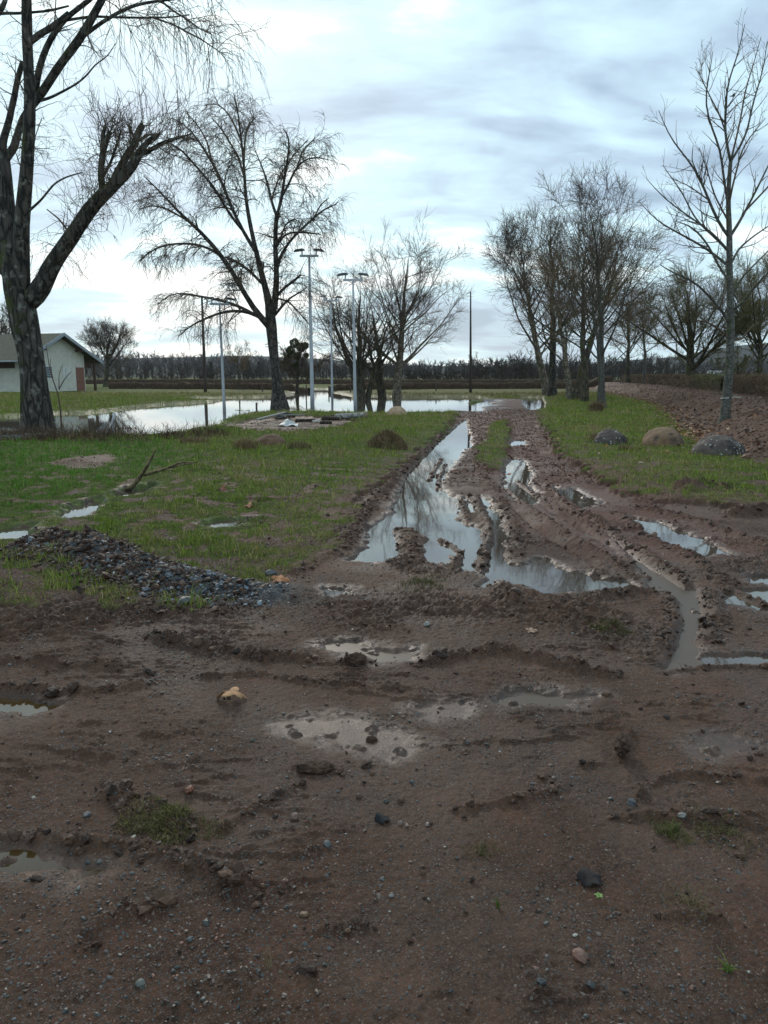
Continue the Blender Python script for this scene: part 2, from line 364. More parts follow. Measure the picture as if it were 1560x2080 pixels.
class Acc:
    """collects vertices and faces in the thing's own frame"""
    def __init__(s, origin=(0, 0, 0)): s.V = []; s.Q = []; s.T = []; s.n = 0; s.C = []; s.o = np.array(origin, float)
    def add(s, V, Q=None, T=None, col=None):
        V = np.asarray(V, float).reshape(-1, 3)
        if Q is not None and len(Q): s.Q.append(np.asarray(Q)+s.n)
        if T is not None and len(T): s.T.append(np.asarray(T)+s.n)
        s.V.append(V-s.o); s.n += len(V)
        if col is not None: s.C.append(np.broadcast_to(np.asarray(col, float), (len(V), 3)))
    def build(s, name, mat, parent=None, smooth=True):
        at = {'tint': np.vstack(s.C)} if s.C else None
        return mesh_np(name, np.vstack(s.V), np.vstack(s.Q) if s.Q else None, mat, parent, smooth, at, np.vstack(s.T) if s.T else None)
    def box(s, x0, x1, y0, y1, z0, z1, M=None):
        V = np.array([(x, y, z) for z in (z0, z1) for y in (y0, y1) for x in (x0, x1)], float)
        if M is not None: V = V @ M[0].T + M[1]
        s.add(V, [(0, 2, 3, 1), (4, 5, 7, 6), (0, 1, 5, 4), (2, 6, 7, 3), (0, 4, 6, 2), (1, 3, 7, 5)])
    def tubes(s, Pt, R, S=4, cap=False, bump=0, seed=0, col=None):
        """Pt (N,K,3) polylines, R (N,K) radii"""
        Pt = np.asarray(Pt, float); R = np.asarray(R, float)
        N, K = R.shape
        if N == 0: return
        tg = np.gradient(Pt, axis=1); tg /= np.linalg.norm(tg, axis=2, keepdims=True)+1e-9
        ax = np.zeros((N, 3)); mean = tg.mean(1); ax[np.arange(N), np.argmin(np.abs(mean), 1)] = 1
        a = np.cross(tg, ax[:, None, :]); a /= np.linalg.norm(a, axis=2, keepdims=True)+1e-9; b = np.cross(tg, a)
        th = np.arange(S)*2*np.pi/S
        rr = np.repeat(R[:, :, None], S, 2)
        if bump:
            r_ = np.random.default_rng(seed); g = r_.normal(0, 1, (N, K, S)); g = (g+np.roll(g, 1, 2)+np.roll(g, 1, 1))/1.7
            lobes = r_.normal(0, 1, (N, 1, S)); rr = rr*(1+bump*(g*0.6+lobes*0.5))
        ring = Pt[:, :, None, :] + rr[..., None]*(a[:, :, None, :]*np.cos(th)[None, None, :, None] + b[:, :, None, :]*np.sin(th)[None, None, :, None])
        V = ring.reshape(-1, 3)
        base = (np.arange(N)*K*S)[:, None, None] + (np.arange(K-1)*S)[None, :, None]
        j = np.arange(S); j2 = (j+1) % S
        q = np.stack([base+j, base+j2, base+S+j2, base+S+j], -1).reshape(-1, 4)
        T = None
        if cap:
            V = np.vstack([V, Pt[:, -1, :], Pt[:, 0, :]]); c0 = N*K*S
            e = (np.arange(N)*K*S + (K-1)*S)[:, None]; T = np.stack([e+j, e+j2, np.broadcast_to((c0+np.arange(N))[:, None], (N, S))], -1).reshape(-1, 3)
            e = (np.arange(N)*K*S)[:, None]; T2 = np.stack([e+j2, e+j, np.broadcast_to((c0+N+np.arange(N))[:, None], (N, S))], -1).reshape(-1, 3)
            T = np.vstack([T, T2])
        s.add(V, q, T, col)
    def lathe(s, prof, c=(0, 0, 0), S=24, M=None):
        th = np.arange(S)*2*np.pi/S; V = []
        for r, z in prof: V.append(np.stack([r*np.cos(th)+c[0], r*np.sin(th)+c[1], np.full(S, z+c[2])], 1))
        V = np.vstack(V); q = []
        for k in range(len(prof)-1):
            for j in range(S): q.append((k*S+j, k*S+(j+1) % S, (k+1)*S+(j+1) % S, (k+1)*S+j))
        if M is not None: V = V @ M[0].T + M[1]
        s.add(V, q)
def empty(name, loc, rz=0.0):
    o = bpy.data.objects.new(name, None); C.objects.link(o); o.location = loc; o.rotation_euler = (0, 0, rz); o.empty_display_size = 0.3
    return o

# ------------------------------------------------------------------ materials
def nodes(name):
    m = bpy.data.materials.new(name); m.use_nodes = True; nt = m.node_tree
    b = nt.nodes['Principled BSDF']; return m, nt, nt.nodes, nt.links, b
def mk_noise(nt, scale, detail=4, rough=.55, vec=None, dist=0):
    n = nt.nodes.new('ShaderNodeTexNoise'); n.inputs['Scale'].default_value = scale; n.inputs['Detail'].default_value = detail
    n.inputs['Roughness'].default_value = rough; n.inputs['Distortion'].default_value = dist
    if vec is not None: nt.links.new(vec, n.inputs['Vector'])
    return n
def obj_vec(nt, sc=(1, 1, 1), world_=False):
    tc = nt.nodes.new('ShaderNodeTexCoord'); mp = nt.nodes.new('ShaderNodeMapping'); mp.inputs['Scale'].default_value = sc
    nt.links.new(tc.outputs['Object'], mp.inputs[0]); return mp.outputs[0]
def ramp(nt, fac, stops):
    r = nt.nodes.new('ShaderNodeValToRGB'); e = r.color_ramp.elements
    e[0].position, e[0].color = stops[0][0], (*stops[0][1], 1); e[1].position, e[1].color = stops[-1][0], (*stops[-1][1], 1)
    for p_, c in stops[1:-1]:
        q = e.new(p_); q.color = (*c, 1)
    nt.links.new(fac, r.inputs[0]); return r.outputs[0]
def mixc(nt, fac, a, b, mode='MIX'):
    m = nt.nodes.new('ShaderNodeMix'); m.data_type = 'RGBA'; m.blend_type = mode
    for i, v in ((0, fac), (6, a), (7, b)):
        if isinstance(v, (int, float)): m.inputs[i].default_value = v
        elif isinstance(v, tuple): m.inputs[i].default_value = (*v, 1)
        else: nt.links.new(v, m.inputs[i])
    return m.outputs[2]
def mth(nt, op, a, b=None, clamp=False, c=None):
    n = nt.nodes.new('ShaderNodeMath'); n.operation = op; n.use_clamp = clamp
    for i, v in enumerate((a, b, c)):
        if v is None: continue
        if isinstance(v, (int, float)): n.inputs[i].default_value = v
        else: nt.links.new(v, n.inputs[i])
    return n.outputs[0]
def bump(nt, b, h, dist=0.01, strength=1.0, prev=None):
    n = nt.nodes.new('ShaderNodeBump'); n.inputs['Distance'].default_value = dist; n.inputs['Strength'].default_value = strength
    nt.links.new(h, n.inputs['Height'])
    if prev is not None: nt.links.new(prev, n.inputs['Normal'])
    if b is not None: nt.links.new(n.outputs[0], b.inputs['Normal'])
    return n.outputs[0]
def simple(name, c1, c2=None, rough=.7, nscale=8, bscale=30, bdist=.004, spec=.4, sc=(1, 1, 1), metal=0, lo=.35, hi=.65):
    m, nt, N, L, b = nodes(name); v = obj_vec(nt, sc)
    n = mk_noise(nt, nscale, 5, .6, v)
    L.new(ramp(nt, n.outputs[0], [(lo, c1), (hi, c2 or c1)]), b.inputs['Base Color'])
    b.inputs['Roughness'].default_value = rough; b.inputs['Specular IOR Level'].default_value = spec; b.inputs['Metallic'].default_value = metal
    n2 = mk_noise(nt, bscale, 5, .6, v); bump(nt, b, n2.outputs[0], bdist)
    return m
def tinted(name, rough=.8, spec=.25, bscale=0, bdist=.003, trans=0):
    """colour comes from the mesh's own 'tint'"""
    m, nt, N, L, b = nodes(name); a = N.new('ShaderNodeVertexColor'); a.layer_name = 'tint'
    L.new(a.outputs[0], b.inputs['Base Color']); b.inputs['Roughness'].default_value = rough; b.inputs['Specular IOR Level'].default_value = spec
    if bscale:
        n2 = mk_noise(nt, bscale, 4, .6, obj_vec(nt)); bump(nt, b, n2.outputs[0], bdist)
    return m
def bark(name, c1, c2, moss=None, rough=.85, zs=.25, scale=9, bd=.03, lichen=None):
    m, nt, N, L, b = nodes(name); v = obj_vec(nt, (1, 1, zs))
    vo = N.new('ShaderNodeTexVoronoi'); vo.inputs['Scale'].default_value = scale; vo.feature = 'DISTANCE_TO_EDGE'
    nd = mk_noise(nt, scale*1.2, 4, .6, v); 
    mx = N.new('ShaderNodeMix'); mx.data_type = 'VECTOR'; mx.inputs[0].default_value = .12; L.new(v, mx.inputs[4]); L.new(nd.outputs['Color'], mx.inputs[5]); L.new(mx.outputs[1], vo.inputs['Vector'])
    n = mk_noise(nt, scale*.7, 6, .65, v)
    col = ramp(nt, n.outputs[0], [(.32, c1), (.68, c2)])
    dk = mth(nt, 'MULTIPLY', vo.outputs['Distance'], 6.0, True)
    col = mixc(nt, dk, tuple(.45*q for q in c1), col)
    if lichen:
        nl = mk_noise(nt, 5, 5, .6, obj_vec(nt)); f = mth(nt, 'MULTIPLY', mth(nt, 'SUBTRACT', nl.outputs[0], .56), 9, True)
        col = mixc(nt, f, col, lichen)
    if moss:
        ge = N.new('ShaderNodeNewGeometry'); sx = N.new('ShaderNodeSeparateXYZ'); L.new(ge.outputs['Normal'], sx.inputs[0])
        nm = mk_noise(nt, 1.6, 5, .6, obj_vec(nt))
        up = mth(nt, 'ADD', mth(nt, 'MULTIPLY', sx.outputs[2], .55), mth(nt, 'MULTIPLY', sx.outputs[0], -.25))
        f = mth(nt, 'MULTIPLY', mth(nt, 'ADD', mth(nt, 'SUBTRACT', nm.outputs[0], .56), mth(nt, 'MULTIPLY', up, .35)), 7, True)
        col = mixc(nt, f, col, moss)
    L.new(col, b.inputs['Base Color']); b.inputs['Roughness'].default_value = rough; b.inputs['Specular IOR Level'].default_value = .25
    h = mth(nt, 'ADD', mth(nt, 'MULTIPLY', dk, .7), mth(nt, 'MULTIPLY', n.outputs[0], .6)); bump(nt, b, h, bd)
    return m
M = {}
def land_material():
    m, nt, N, L, b = nodes('wet_earth'); v = obj_vec(nt)
    A = N.new('ShaderNodeVertexColor'); A.layer_name = 'mask'; B = N.new('ShaderNodeVertexColor'); B.layer_name = 'mask2'
    sa = N.new('ShaderNodeSeparateColor'); L.new(A.outputs[0], sa.inputs[0]); sb = N.new('ShaderNodeSeparateColor'); L.new(B.outputs[0], sb.inputs[0])
    grass, straw, wet = sa.outputs; red, grav, soil = sb.outputs
    n1 = mk_noise(nt, 1.1, 5, .6, v); n2 = mk_noise(nt, 9, 6, .65, v); n3 = mk_noise(nt, 70, 5, .7, v); n4 = mk_noise(nt, 320, 3, .7, v)
    t = mth(nt, 'ADD', mth(nt, 'MULTIPLY', n1.outputs[0], .45), mth(nt, 'ADD', mth(nt, 'MULTIPLY', n2.outputs[0], .35), mth(nt, 'MULTIPLY', n3.outputs[0], .28)))
    mud = ramp(nt, t, [(.38, (.020, .0100, .0060)), (.50, (.066, .0340, .0215)), (.62, (.122, .064, .041)), (.74, (.195, .112, .075))])
    redm = ramp(nt, t, [(.38, (.042, .017, .011)), (.55, (.112, .047, .033)), (.72, (.18, .086, .062))])
    col = mixc(nt, red, mud, redm)
    # small grit in greys, reds and pale specks
    vo = N.new('ShaderNodeTexVoronoi'); vo.inputs['Scale'].default_value = 95; L.new(v, vo.inputs['Vector'])
    sc = N.new('ShaderNodeSeparateColor'); L.new(vo.outputs['Color'], sc.inputs[0])
    grit = ramp(nt, sc.outputs[0], [(0.0, (.045, .055, .060)), (.45, (.085, .095, .098)), (.62, (.15, .07, .05)), (.85, (.16, .11, .09)), (1.0, (.25, .22, .19))])
    gsel = mth(nt, 'MULTIPLY', mth(nt, 'GREATER_THAN', sc.outputs[1], .80), mth(nt, 'LESS_THAN', vo.outputs['Distance'], .42))
    col = mixc(nt, mth(nt, 'MULTIPLY', gsel, .75), col, grit)
    vo2 = N.new('ShaderNodeTexVoronoi'); vo2.inputs['Scale'].default_value = 240; L.new(v, vo2.inputs['Vector'])
    sc2 = N.new('ShaderNodeSeparateColor'); L.new(vo2.outputs['Color'], sc2.inputs[0])
    grit2 = ramp(nt, sc2.outputs[0], [(0.0, (.04, .05, .055)), (.5, (.13, .09, .07)), (.8, (.15, .075, .055)), (1.0, (.24, .21, .18))])
    col = mixc(nt, mth(nt, 'MULTIPLY', mth(nt, 'GREATER_THAN', sc2.outputs[1], .72), .55), col, grit2)
    gr = ramp(nt, n3.outputs[0], [(.35, (.035, .043, .048)), (.7, (.13, .15, .16))])
    col = mixc(nt, mth(nt, 'MULTIPLY', grav, .8), col, gr)
    so = ramp(nt, t, [(.38, (.042, .019, .011)), (.7, (.130, .062, .037))])
    col = mixc(nt, soil, col, so)
    col = mixc(nt, mth(nt, 'MULTIPLY', wet, .55), col, mixc(nt, 1.0, col, (.42, .42, .42), 'MULTIPLY'))
    g1 = ramp(nt, n2.outputs[0], [(.33, (.034, .034, .011)), (.5, (.062, .084, .016)), (.68, (.105, .125, .028))])
    g2 = ramp(nt, n2.outputs[0], [(.33, (.060, .055, .024)), (.5, (.125, .112, .050)), (.68, (.21, .17, .085))])
    n5 = mk_noise(nt, .5, 5, .65, v); sf = mth(nt, 'ADD', straw, mth(nt, 'MULTIPLY', mth(nt, 'SUBTRACT', n5.outputs[0], .50), 1.6), True)
    gc = mixc(nt, sf, g1, g2)
    gf = mth(nt, 'MULTIPLY', mth(nt, 'SUBTRACT', mth(nt, 'ADD', grass, mth(nt, 'MULTIPLY', mth(nt, 'SUBTRACT', n2.outputs[0], .5), .9)), .35), 4.0, True)
    gf = mth(nt, 'MULTIPLY', gf, grass)
    col = mixc(nt, gf, col, gc)
    L.new(col, b.inputs['Base Color'])
    r = mth(nt, 'SUBTRACT', .66, mth(nt, 'MULTIPLY', wet, .42)); r = mth(nt, 'ADD', r, mth(nt, 'MULTIPLY', mth(nt, 'SUBTRACT', n2.outputs[0], .5), .5))
    r = mth(nt, 'ADD', r, mth(nt, 'MULTIPLY', gf, .35)); r = mth(nt, 'MAXIMUM', r, .30); L.new(r, b.inputs['Roughness'])
    L.new(mth(nt, 'ADD', .12, mth(nt, 'MULTIPLY', wet, .13)), b.inputs['Specular IOR Level'])
    amp = mth(nt, 'SUBTRACT', 1.0, mth(nt, 'MULTIPLY', wet, .75))
    h = mth(nt, 'ADD', mth(nt, 'MULTIPLY', n3.outputs[0], 1.0), mth(nt, 'MULTIPLY', n4.outputs[0], .25))
    h = mth(nt, 'ADD', h, mth(nt, 'MULTIPLY', gsel, .35))
    h = mth(nt, 'MULTIPLY', h, amp)
    bump(nt, b, h, .016)
    return m
def water_material():
    m, nt, N, L, b = nodes('muddy_water'); v = obj_vec(nt)
    n1 = mk_noise(nt, .9, 4, .5, v)
    L.new(ramp(nt, n1.outputs[0], [(.35, (.050, .036, .026)), (.7, (.085, .064, .048))]), b.inputs['Base Color'])
    b.inputs['Roughness'].default_value = .035; b.inputs['IOR'].default_value = 1.45; b.inputs['Specular IOR Level'].default_value = .5
    n2 = mk_noise(nt, 2.2, 2, .5, v); bump(nt, b, n2.outputs[0], .0012, .6)
    return m
M['land'] = land_material(); M['water'] = water_material()
def water_variant(name, c1, c2, rough):
    m = water_material(); m.name = name; nt = m.node_tree
    for n in nt.nodes:
        if n.type == 'VALTORGB': n.color_ramp.elements[0].color = (*c1, 1); n.color_ramp.elements[1].color = (*c2, 1)
    nt.nodes['Principled BSDF'].inputs['Roughness'].default_value = rough; return m
M['silt'] = water_variant('silty_water', (.070, .047, .032), (.10, .068, .047), .42)
M['silt'].node_tree.nodes['Principled BSDF'].inputs['IOR'].default_value = 1.33
M['amber'] = water_variant('amber_water', (.045, .026, .009), (.07, .040, .014), .06)
M['flood'] = water_variant('flood_water', (.07, .06, .05), (.11, .095, .08), .03)
M['bark_dark'] = bark('dark_mossy_bark', (.030, .026, .022), (.095, .083, .072), (.045, .055, .012), zs=.22, scale=7, bd=.05, lichen=(.16, .16, .14))
M['bark_birch'] = bark('grey_brown_bark', (.035, .029, .024), (.14, .125, .11), None, zs=.4, scale=9, bd=.03)
M['bark_pale'] = bark('pale_smooth_bark', (.13, .105, .08), (.30, .25, .19), (.05, .055, .02), zs=.6, scale=6, bd=.012)
M['bark_grey'] = bark('grey_young_bark', (.075, .072, .062), (.17, .165, .145), (.05, .06, .025), zs=1.8, scale=10, bd=.006)
M['bark_oak'] = bark('green_tinged_bark', (.045, .038, .026), (.12, .10, .07), (.06, .065, .018), zs=.3, scale=8, bd=.03)
M['twig'] = simple('twig', (.075, .055, .040), (.12, .090, .064), .8, 3, 30, .002, .2)
M['twig_brown'] = simple('brown_twig', (.13, .085, .052), (.19, .135, .085), .8, 3, 30, .002, .2)
M['twig_green'] = simple('greenish_twig', (.11, .095, .042), (.17, .15, .07), .8, 3, 30, .002, .2)

# ------------------------------------------------------------------ the land, as one continuous sheet cut into its surfaces
def rows():
    ys = [0.9]
    while ys[-1] < 4200:
        y = ys[-1]
        if y < 4: s = .0062
        elif y < 46: s = .0062*(y/4)**1.62
        else: s = .0062*(46/4)**1.62*(y/46)**2.2
        ys.append(y+s)
    return np.array(ys)
YS = rows(); core = np.linspace(-1, 1, 1000); out_ = 1+3.5*(np.arange(1, 61)/60)**2
uu = np.r_[-out_[::-1], core, out_]; NC = len(uu)
XX = uu[None, :]*(0.60*YS[:, None]+1.15); YY = np.repeat(YS[:, None], NC, 1)
f = H(XX, YY, True)
ZZ = f['z'].copy()
# distant country: low swells, a hill to the right and one to the left
def hills(x, y):
    h = 26*np.exp(-((x-560)/330)**2-((y-1250)/330)**2) + 62*np.exp(-((x-820)/240)**2-((y-1500)/420)**2) + 20*np.exp(-((x+190)/260)**2-((y-1150)/320)**2)
    h = h + 12*np.exp(-((x+520)/420)**2-((y-1200)/300)**2) + 9*sstep(700, 2500, y)
    return h*sstep(150, 700, y) + 2.0*fbm(x, y, 160, 3, 99)*sstep(200, 800, y)
ZZ += hills(XX, YY)
gm, fl, pw, soil, grav, clod = (f[k] for k in ('gm', 'fl', 'pw', 'soil', 'grav', 'clod'))
track_red = sstep(0.6, -0.5, line_dist(XX, YY, gp([(1020, 812), (1000, 850), (1040, 900), (1100, 960), (1200, 1030), (1300, 1090)]), 3.0)[0]-0.9)
wet = np.maximum(sstep(0.14, 0.0, pw), sstep(0.25, -0.25, fbm(XX, YY, 0.8, 2, 101)-0.02)*0.30*(1-gm))
wet = np.maximum(wet, sstep(1.0, 0.0, fl))*(1-clod*.6)
field = sstep(52, 58, YY)
straw = np.clip(0.30*sstep(0.5, -0.2, poly_sd(XX, YY, MUD, 2.0)*0+fbm(XX, YY, 1.2, 2, 103)) + 0.55*field*sstep(-24, -14, XX+fbm(XX, YY, 6, 2, 105)*5) + 0.35*sstep(1.2, 0, np.abs(poly_sd(XX, YY, MUD, 2.0)))*gm*sstep(16, 8, YY), 0, 1)
straw = straw*(1-0.9*sstep(0.3, -0.6, poly_sd(XX, YY, HOLLOW, 2.0)))
straw = straw*(1-sstep(85, 100, YY)*.6)
gm2 = gm*(1-soil)*(1-grav*.7)
wear = sstep(1.9, .0, np.abs(poly_sd(XX, YY, MUD, 2.5)))*gm*sstep(24, 10, YY)
gm2 = np.clip(gm2 - wear*sstep(-.35, .25, fbm(XX, YY, .30, 4, 113, .6))*.6, 0, 1)
gm2 = np.clip(gm2 - 0.75*sstep(.16, .46, fbm(XX, YY, .38, 4, 107, .6))*gm*sstep(20, 9, YY), 0, 1)
barep = poly_sd(XX, YY, gp([(150, 938), (215, 930), (235, 945), (180, 960), (100, 955)]), 1.0)
gm2 = gm2*sstep(-.15, .15, barep+fbm(XX, YY, .4, 2, 109)*.2)
mask = np.stack([gm2, straw, wet], -1); mask2 = np.stack([np.clip(track_red+.22*sstep(0, .6, fbm(XX, YY, .7, 3, 111)), 0, 1), grav*(1-sstep(.5, 1, fl)*0), soil], -1)
V = np.stack([XX, YY, ZZ], -1)
nr = len(YS)
I = (np.arange(nr-1)[:, None]*NC + np.arange(NC-1)[None, :])
quad = np.stack([I, I+1, I+NC+1, I+NC], -1)
def cell(a): return (a[:-1, :-1]+a[1:, 1:])*.5
kindmap = np.zeros(I.shape, np.int8)                       # 0 grass land, 1 mud, 2 bank, 3 far hills
kindmap[cell(gm) < .5] = 1
kindmap[cell(soil) > .5] = 2
kindmap[cell(YY) > 330] = 3
def sheet(name, sel, mat, label, cat):
    q = quad[sel]; used = np.unique(q); remap = np.zeros(nr*NC, np.int32); remap[used] = np.arange(len(used))
    o = mesh_np(name, V.reshape(-1, 3)[used], remap[q], mat, attrs={'mask': mask.reshape(-1, 3)[used], 'mask2': mask2.reshape(-1, 3)[used]})
    return tag(o, label, cat, kind='structure')
def hill_material():
    m, nt, N, L, b = nodes('far_fields'); v = obj_vec(nt, (1, .45, 1))
    vo = N.new('ShaderNodeTexVoronoi'); vo.inputs['Scale'].default_value = .010; L.new(v, vo.inputs['Vector'])
    s_ = N.new('ShaderNodeSeparateColor'); L.new(vo.outputs['Color'], s_.inputs[0])
    col = ramp(nt, s_.outputs[0], [(0, (.014, .016, .013)), (.45, (.018, .020, .015)), (.6, (.035, .060, .020)), (.8, (.014, .016, .014)), (1, (.04, .045, .025))])
    n = mk_noise(nt, .08, 5, .7, v); col = mixc(nt, mth(nt, 'MULTIPLY', mth(nt, 'SUBTRACT', n.outputs[0], .42), 5, True), col, (.024, .024, .022))
    L.new(col, b.inputs['Base Color']); b.inputs['Roughness'].default_value = .95; b.inputs['Specular IOR Level'].default_value = .1
    n2 = mk_noise(nt, .3, 4, .7, v); bump(nt, b, n2.outputs[0], 3.0)
    return m
sheet('ground', kindmap == 0, M['land'], 'green and straw coloured grass land round the track and the flood', 'ground')
sheet('mud_track', kindmap == 1, M['land'], 'rutted reddish brown wet mud of the track and the foreground', 'path')
sheet('earth_bank', kindmap == 2, M['land'], 'long low bank of bare turned brown soil on the right', 'terrain')
sheet('hills', kindmap == 3, hill_material(), 'low wooded hills and fields at the horizon', 'hills')
# water: every pool is its own level sheet, its shore is where the land rises through it
zc = np.minimum(np.minimum(V[:-1, :-1, 2], V[1:, 1:, 2]), np.minimum(V[1:, :-1, 2], V[:-1, 1:, 2]))
wh = f['which'][:-1, :-1]; pwc = cell(pw); flc = cell(fl)
Vw = V.copy(); Vw[:, :, 2] = WL
def pool(name, sel, mat, label, group=None, dz=0.0):
    if not sel.any(): return None
    q = quad[sel]; used = np.unique(q); remap = np.zeros(nr*NC, np.int32); remap[used] = np.arange(len(used))
    vv = Vw.reshape(-1, 3)[used].copy(); vv[:, 2] += dz
    o = mesh_np(name, vv, remap[q], mat); return tag(o, label, 'water', group, 'structure')
floodsel = (flc < 1.5) & (zc < WL+.004) & (cell(YY) > 18)
pool('flood_water', floodsel, M['flood'], 'wide sheet of flood water lying beyond the grass under the trees')
for i, k in enumerate(PUD):
    sel = (wh == i) & (pwc < .25) & (zc < WL+.004) & ~floodsel
    mt = M['silt'] if k in ('i', 'j', 'j2', 'h', 'e', 'p') else M['amber'] if k in ('m', 'm2') else M['water']
    pool('puddle', sel, mt, {'a': 'long bright puddle filling the left rut', 'b': 'puddle filling the middle rut', 'e': 'silty puddle in the curved rut on the right'}.get(k, 'shallow puddle in the mud or grass'), 'puddles in the ruts and the grass')
del V, Vw, quad, I, f, mask, mask2

# ------------------------------------------------------------------ trees
def unit(v): return v/(np.linalg.norm(v, axis=-1, keepdims=True)+1e-9)
def grow(rng, S, D, Ln, R, K, wig=.18, up=0.0, taper=.35, curl=0.0):
    N = len(S); P_ = [S]; d = unit(D)
    Ln = np.asarray(Ln)[:, None]; upv = np.array([0, 0, 1.0])
    for k in range(K):
        d = unit(d + rng.normal(0, wig, (N, 3)) + upv*(up + curl*k/K)); P_.append(P_[-1] + d*Ln/K)
    Pt = np.stack(P_, 1); t = np.linspace(0, 1, K+1)[None, :]
    return Pt, np.asarray(R)[:, None]*(1-(1-taper)*t)
def spawn(rng, Pt, R, per_m, t0=.15, t1=1.0, ang=45, ang_sd=12, nmax=None, tip=False):
    seg = np.linalg.norm(np.diff(Pt, axis=1), axis=2).sum(1)
    cnt = rng.poisson(np.maximum(per_m*seg*(t1-t0), 0)); idx = np.repeat(np.arange(len(Pt)), cnt)
    if nmax and len(idx) > nmax: idx = rng.choice(idx, nmax, False)
    n = len(idx)
    t = rng.uniform(t0, t1, n)
    K = Pt.shape[1]-1; k = np.minimum((t*K).astype(int), K-1); fr = (t*K-k)[:, None]
    S = Pt[idx, k]*(1-fr) + Pt[idx, k+1]*fr; tg = unit(Pt[idx, k+1]-Pt[idx, k])
    r = R[idx, k]*(1-fr[:, 0]) + R[idx, k+1]*fr[:, 0]
    q = unit(np.cross(tg, rng.normal(0, 1, (n, 3)))); a = np.radians(rng.normal(ang, ang_sd, n))[:, None]
    return S, tg*np.cos(a)+q*np.sin(a), r, t, seg[idx]
def resample(p, n):
    p = np.asarray(p, float)
    seg = np.r_[0, np.cumsum(np.linalg.norm(np.diff(p[:, :3], axis=0), axis=1))]; u = np.linspace(0, seg[-1], n)
    # smooth through the points
    out = np.stack([np.interp(u, seg, p[:, c]) for c in range(p.shape[1])], 1)
    for _ in range(2):
        out[1:-1] = out[1:-1]*.5 + (out[:-2]+out[2:])*.25
    return out
def tree_object(kind, label, cat, group, origin, trunk, crown, mt, mc):
    r = empty(kind, tuple(origin)); tag(r, label, cat, group)
    trunk.o = np.array(origin, float); crown.o = trunk.o
    trunk.V = [v-trunk.o for v in trunk.V]; crown.V = [v-crown.o for v in crown.V]
    trunk.build('trunk', mt, r); crown.build('crown', mc, r)
    return r
def levels(rng, crown, trunk, Pt, R, spec, S0=5, minr=.003):
    """grow branch orders from the given limbs; the last orders are the twigs"""
    src = (Pt, R)
    for i, s in enumerate(spec):
        St, D, r, t, sl = spawn(rng, src[0], src[1], s['n'], s.get('t0', .15), s.get('t1', 1.0), s.get('ang', 45), s.get('sd', 14), s.get('max'))
        if len(St) == 0: return
        L_ = s['len']*rng.uniform(.5, 1.25, len(St))*(1-s.get('fall', .45)*t)
        rr = np.clip(r*s.get('rr', .55), minr, s.get('rmax', 9))
        D = unit(D + np.array([0, 0, 1.0])*s.get('lift', 0))
        Pn, Rn = grow(rng, St, D, L_, rr, s.get('K', 5), s.get('wig', .16), s.get('up', 0), s.get('taper', .3), s.get('curl', 0))
        (trunk if s.get('trunk') else crown).tubes(Pn, np.maximum(Rn, minr*.6), s.get('S', 3))
        src = (Pn, Rn)
def traced_tree(kind, label, group, Y, limbs, spec, seed, mt, mc, minr=.004, K=16, drift=.45, flare=1.5, extra=None, maxlimb=None, S=10, trunk_bump=.05):
    """limbs: lists of (px, py, width px) traced on the photograph; the first one is the trunk, the others start on an earlier one"""
    rng = np.random.default_rng(seed); trunk = Acc(); crown = Acc(); prior = []
    allP, allR = [], []
    for n, lb in enumerate(limbs):
        a = np.array(lb, float)
        if n == 0: ys = np.full(len(a), Y)
        else:
            pr = np.vstack(prior); j = np.argmin((pr[:, 0]-a[0, 0])**2+(pr[:, 1]-a[0, 1])**2); y0 = pr[j, 2]
            ln = np.r_[0, np.cumsum(np.hypot(np.diff(a[:, 0]), np.diff(a[:, 1])))]
            k = rng.uniform(-1, 1); k = np.sign(k)*(abs(k)*.7+.3)*drift
            ys = y0 + k*ln/F*Y
            if np.hypot(*(pr[j, :2]-a[0, :2])) < 14: a[0, :2] = pr[j, :2]
        p3 = P(a[:, 0], a[:, 1], ys); r3 = a[:, 2]/2/F*Y*1.0
        q = resample(np.column_stack([p3, r3, a[:, 0], a[:, 1], ys]), K if n else max(K, 20))
        prior.append(q[:, 4:7])
        if n == 0:
            tt = np.linspace(0, 1, len(q)); q[:, 3] *= 1+(flare-1)*np.exp(-tt*9); t0 = q
            bx, by = q[0, 0], q[0, 1]; gz = float(H(np.array([bx]), np.array([by]))[0]); q[0, 2] = gz-.25
            origin = np.array([bx, by, gz])
            trunk.tubes(q[None, :, :3], q[None, :, 3], 20 if S > 6 else 10, bump=trunk_bump, seed=seed)
            t0 = q; 
        else:
            (trunk if a[0, 2] >= 5 else crown).tubes(q[None, :, :3], q[None, :, 3], S if a[0, 2] > 4 else 6, cap=True, bump=trunk_bump*.8 if a[0, 2] > 8 else .03, seed=seed+n)
            w = q[:, :3]; allP.append(resample(np.column_stack([q[:, :4]]), 12)[:, :3]); allR.append(np.interp(np.linspace(0, 1, 12), np.linspace(0, 1, len(q)), q[:, 3]))
    Pt = np.stack(allP); R = np.stack(allR)
    for sp_ in spec: levels(rng, crown, trunk, Pt, R, sp_, minr=minr)
    if extra: extra(rng, crown, trunk, Pt, R)
    return tree_object(kind, label, 'tree', group, origin, trunk, crown, mt, mc)

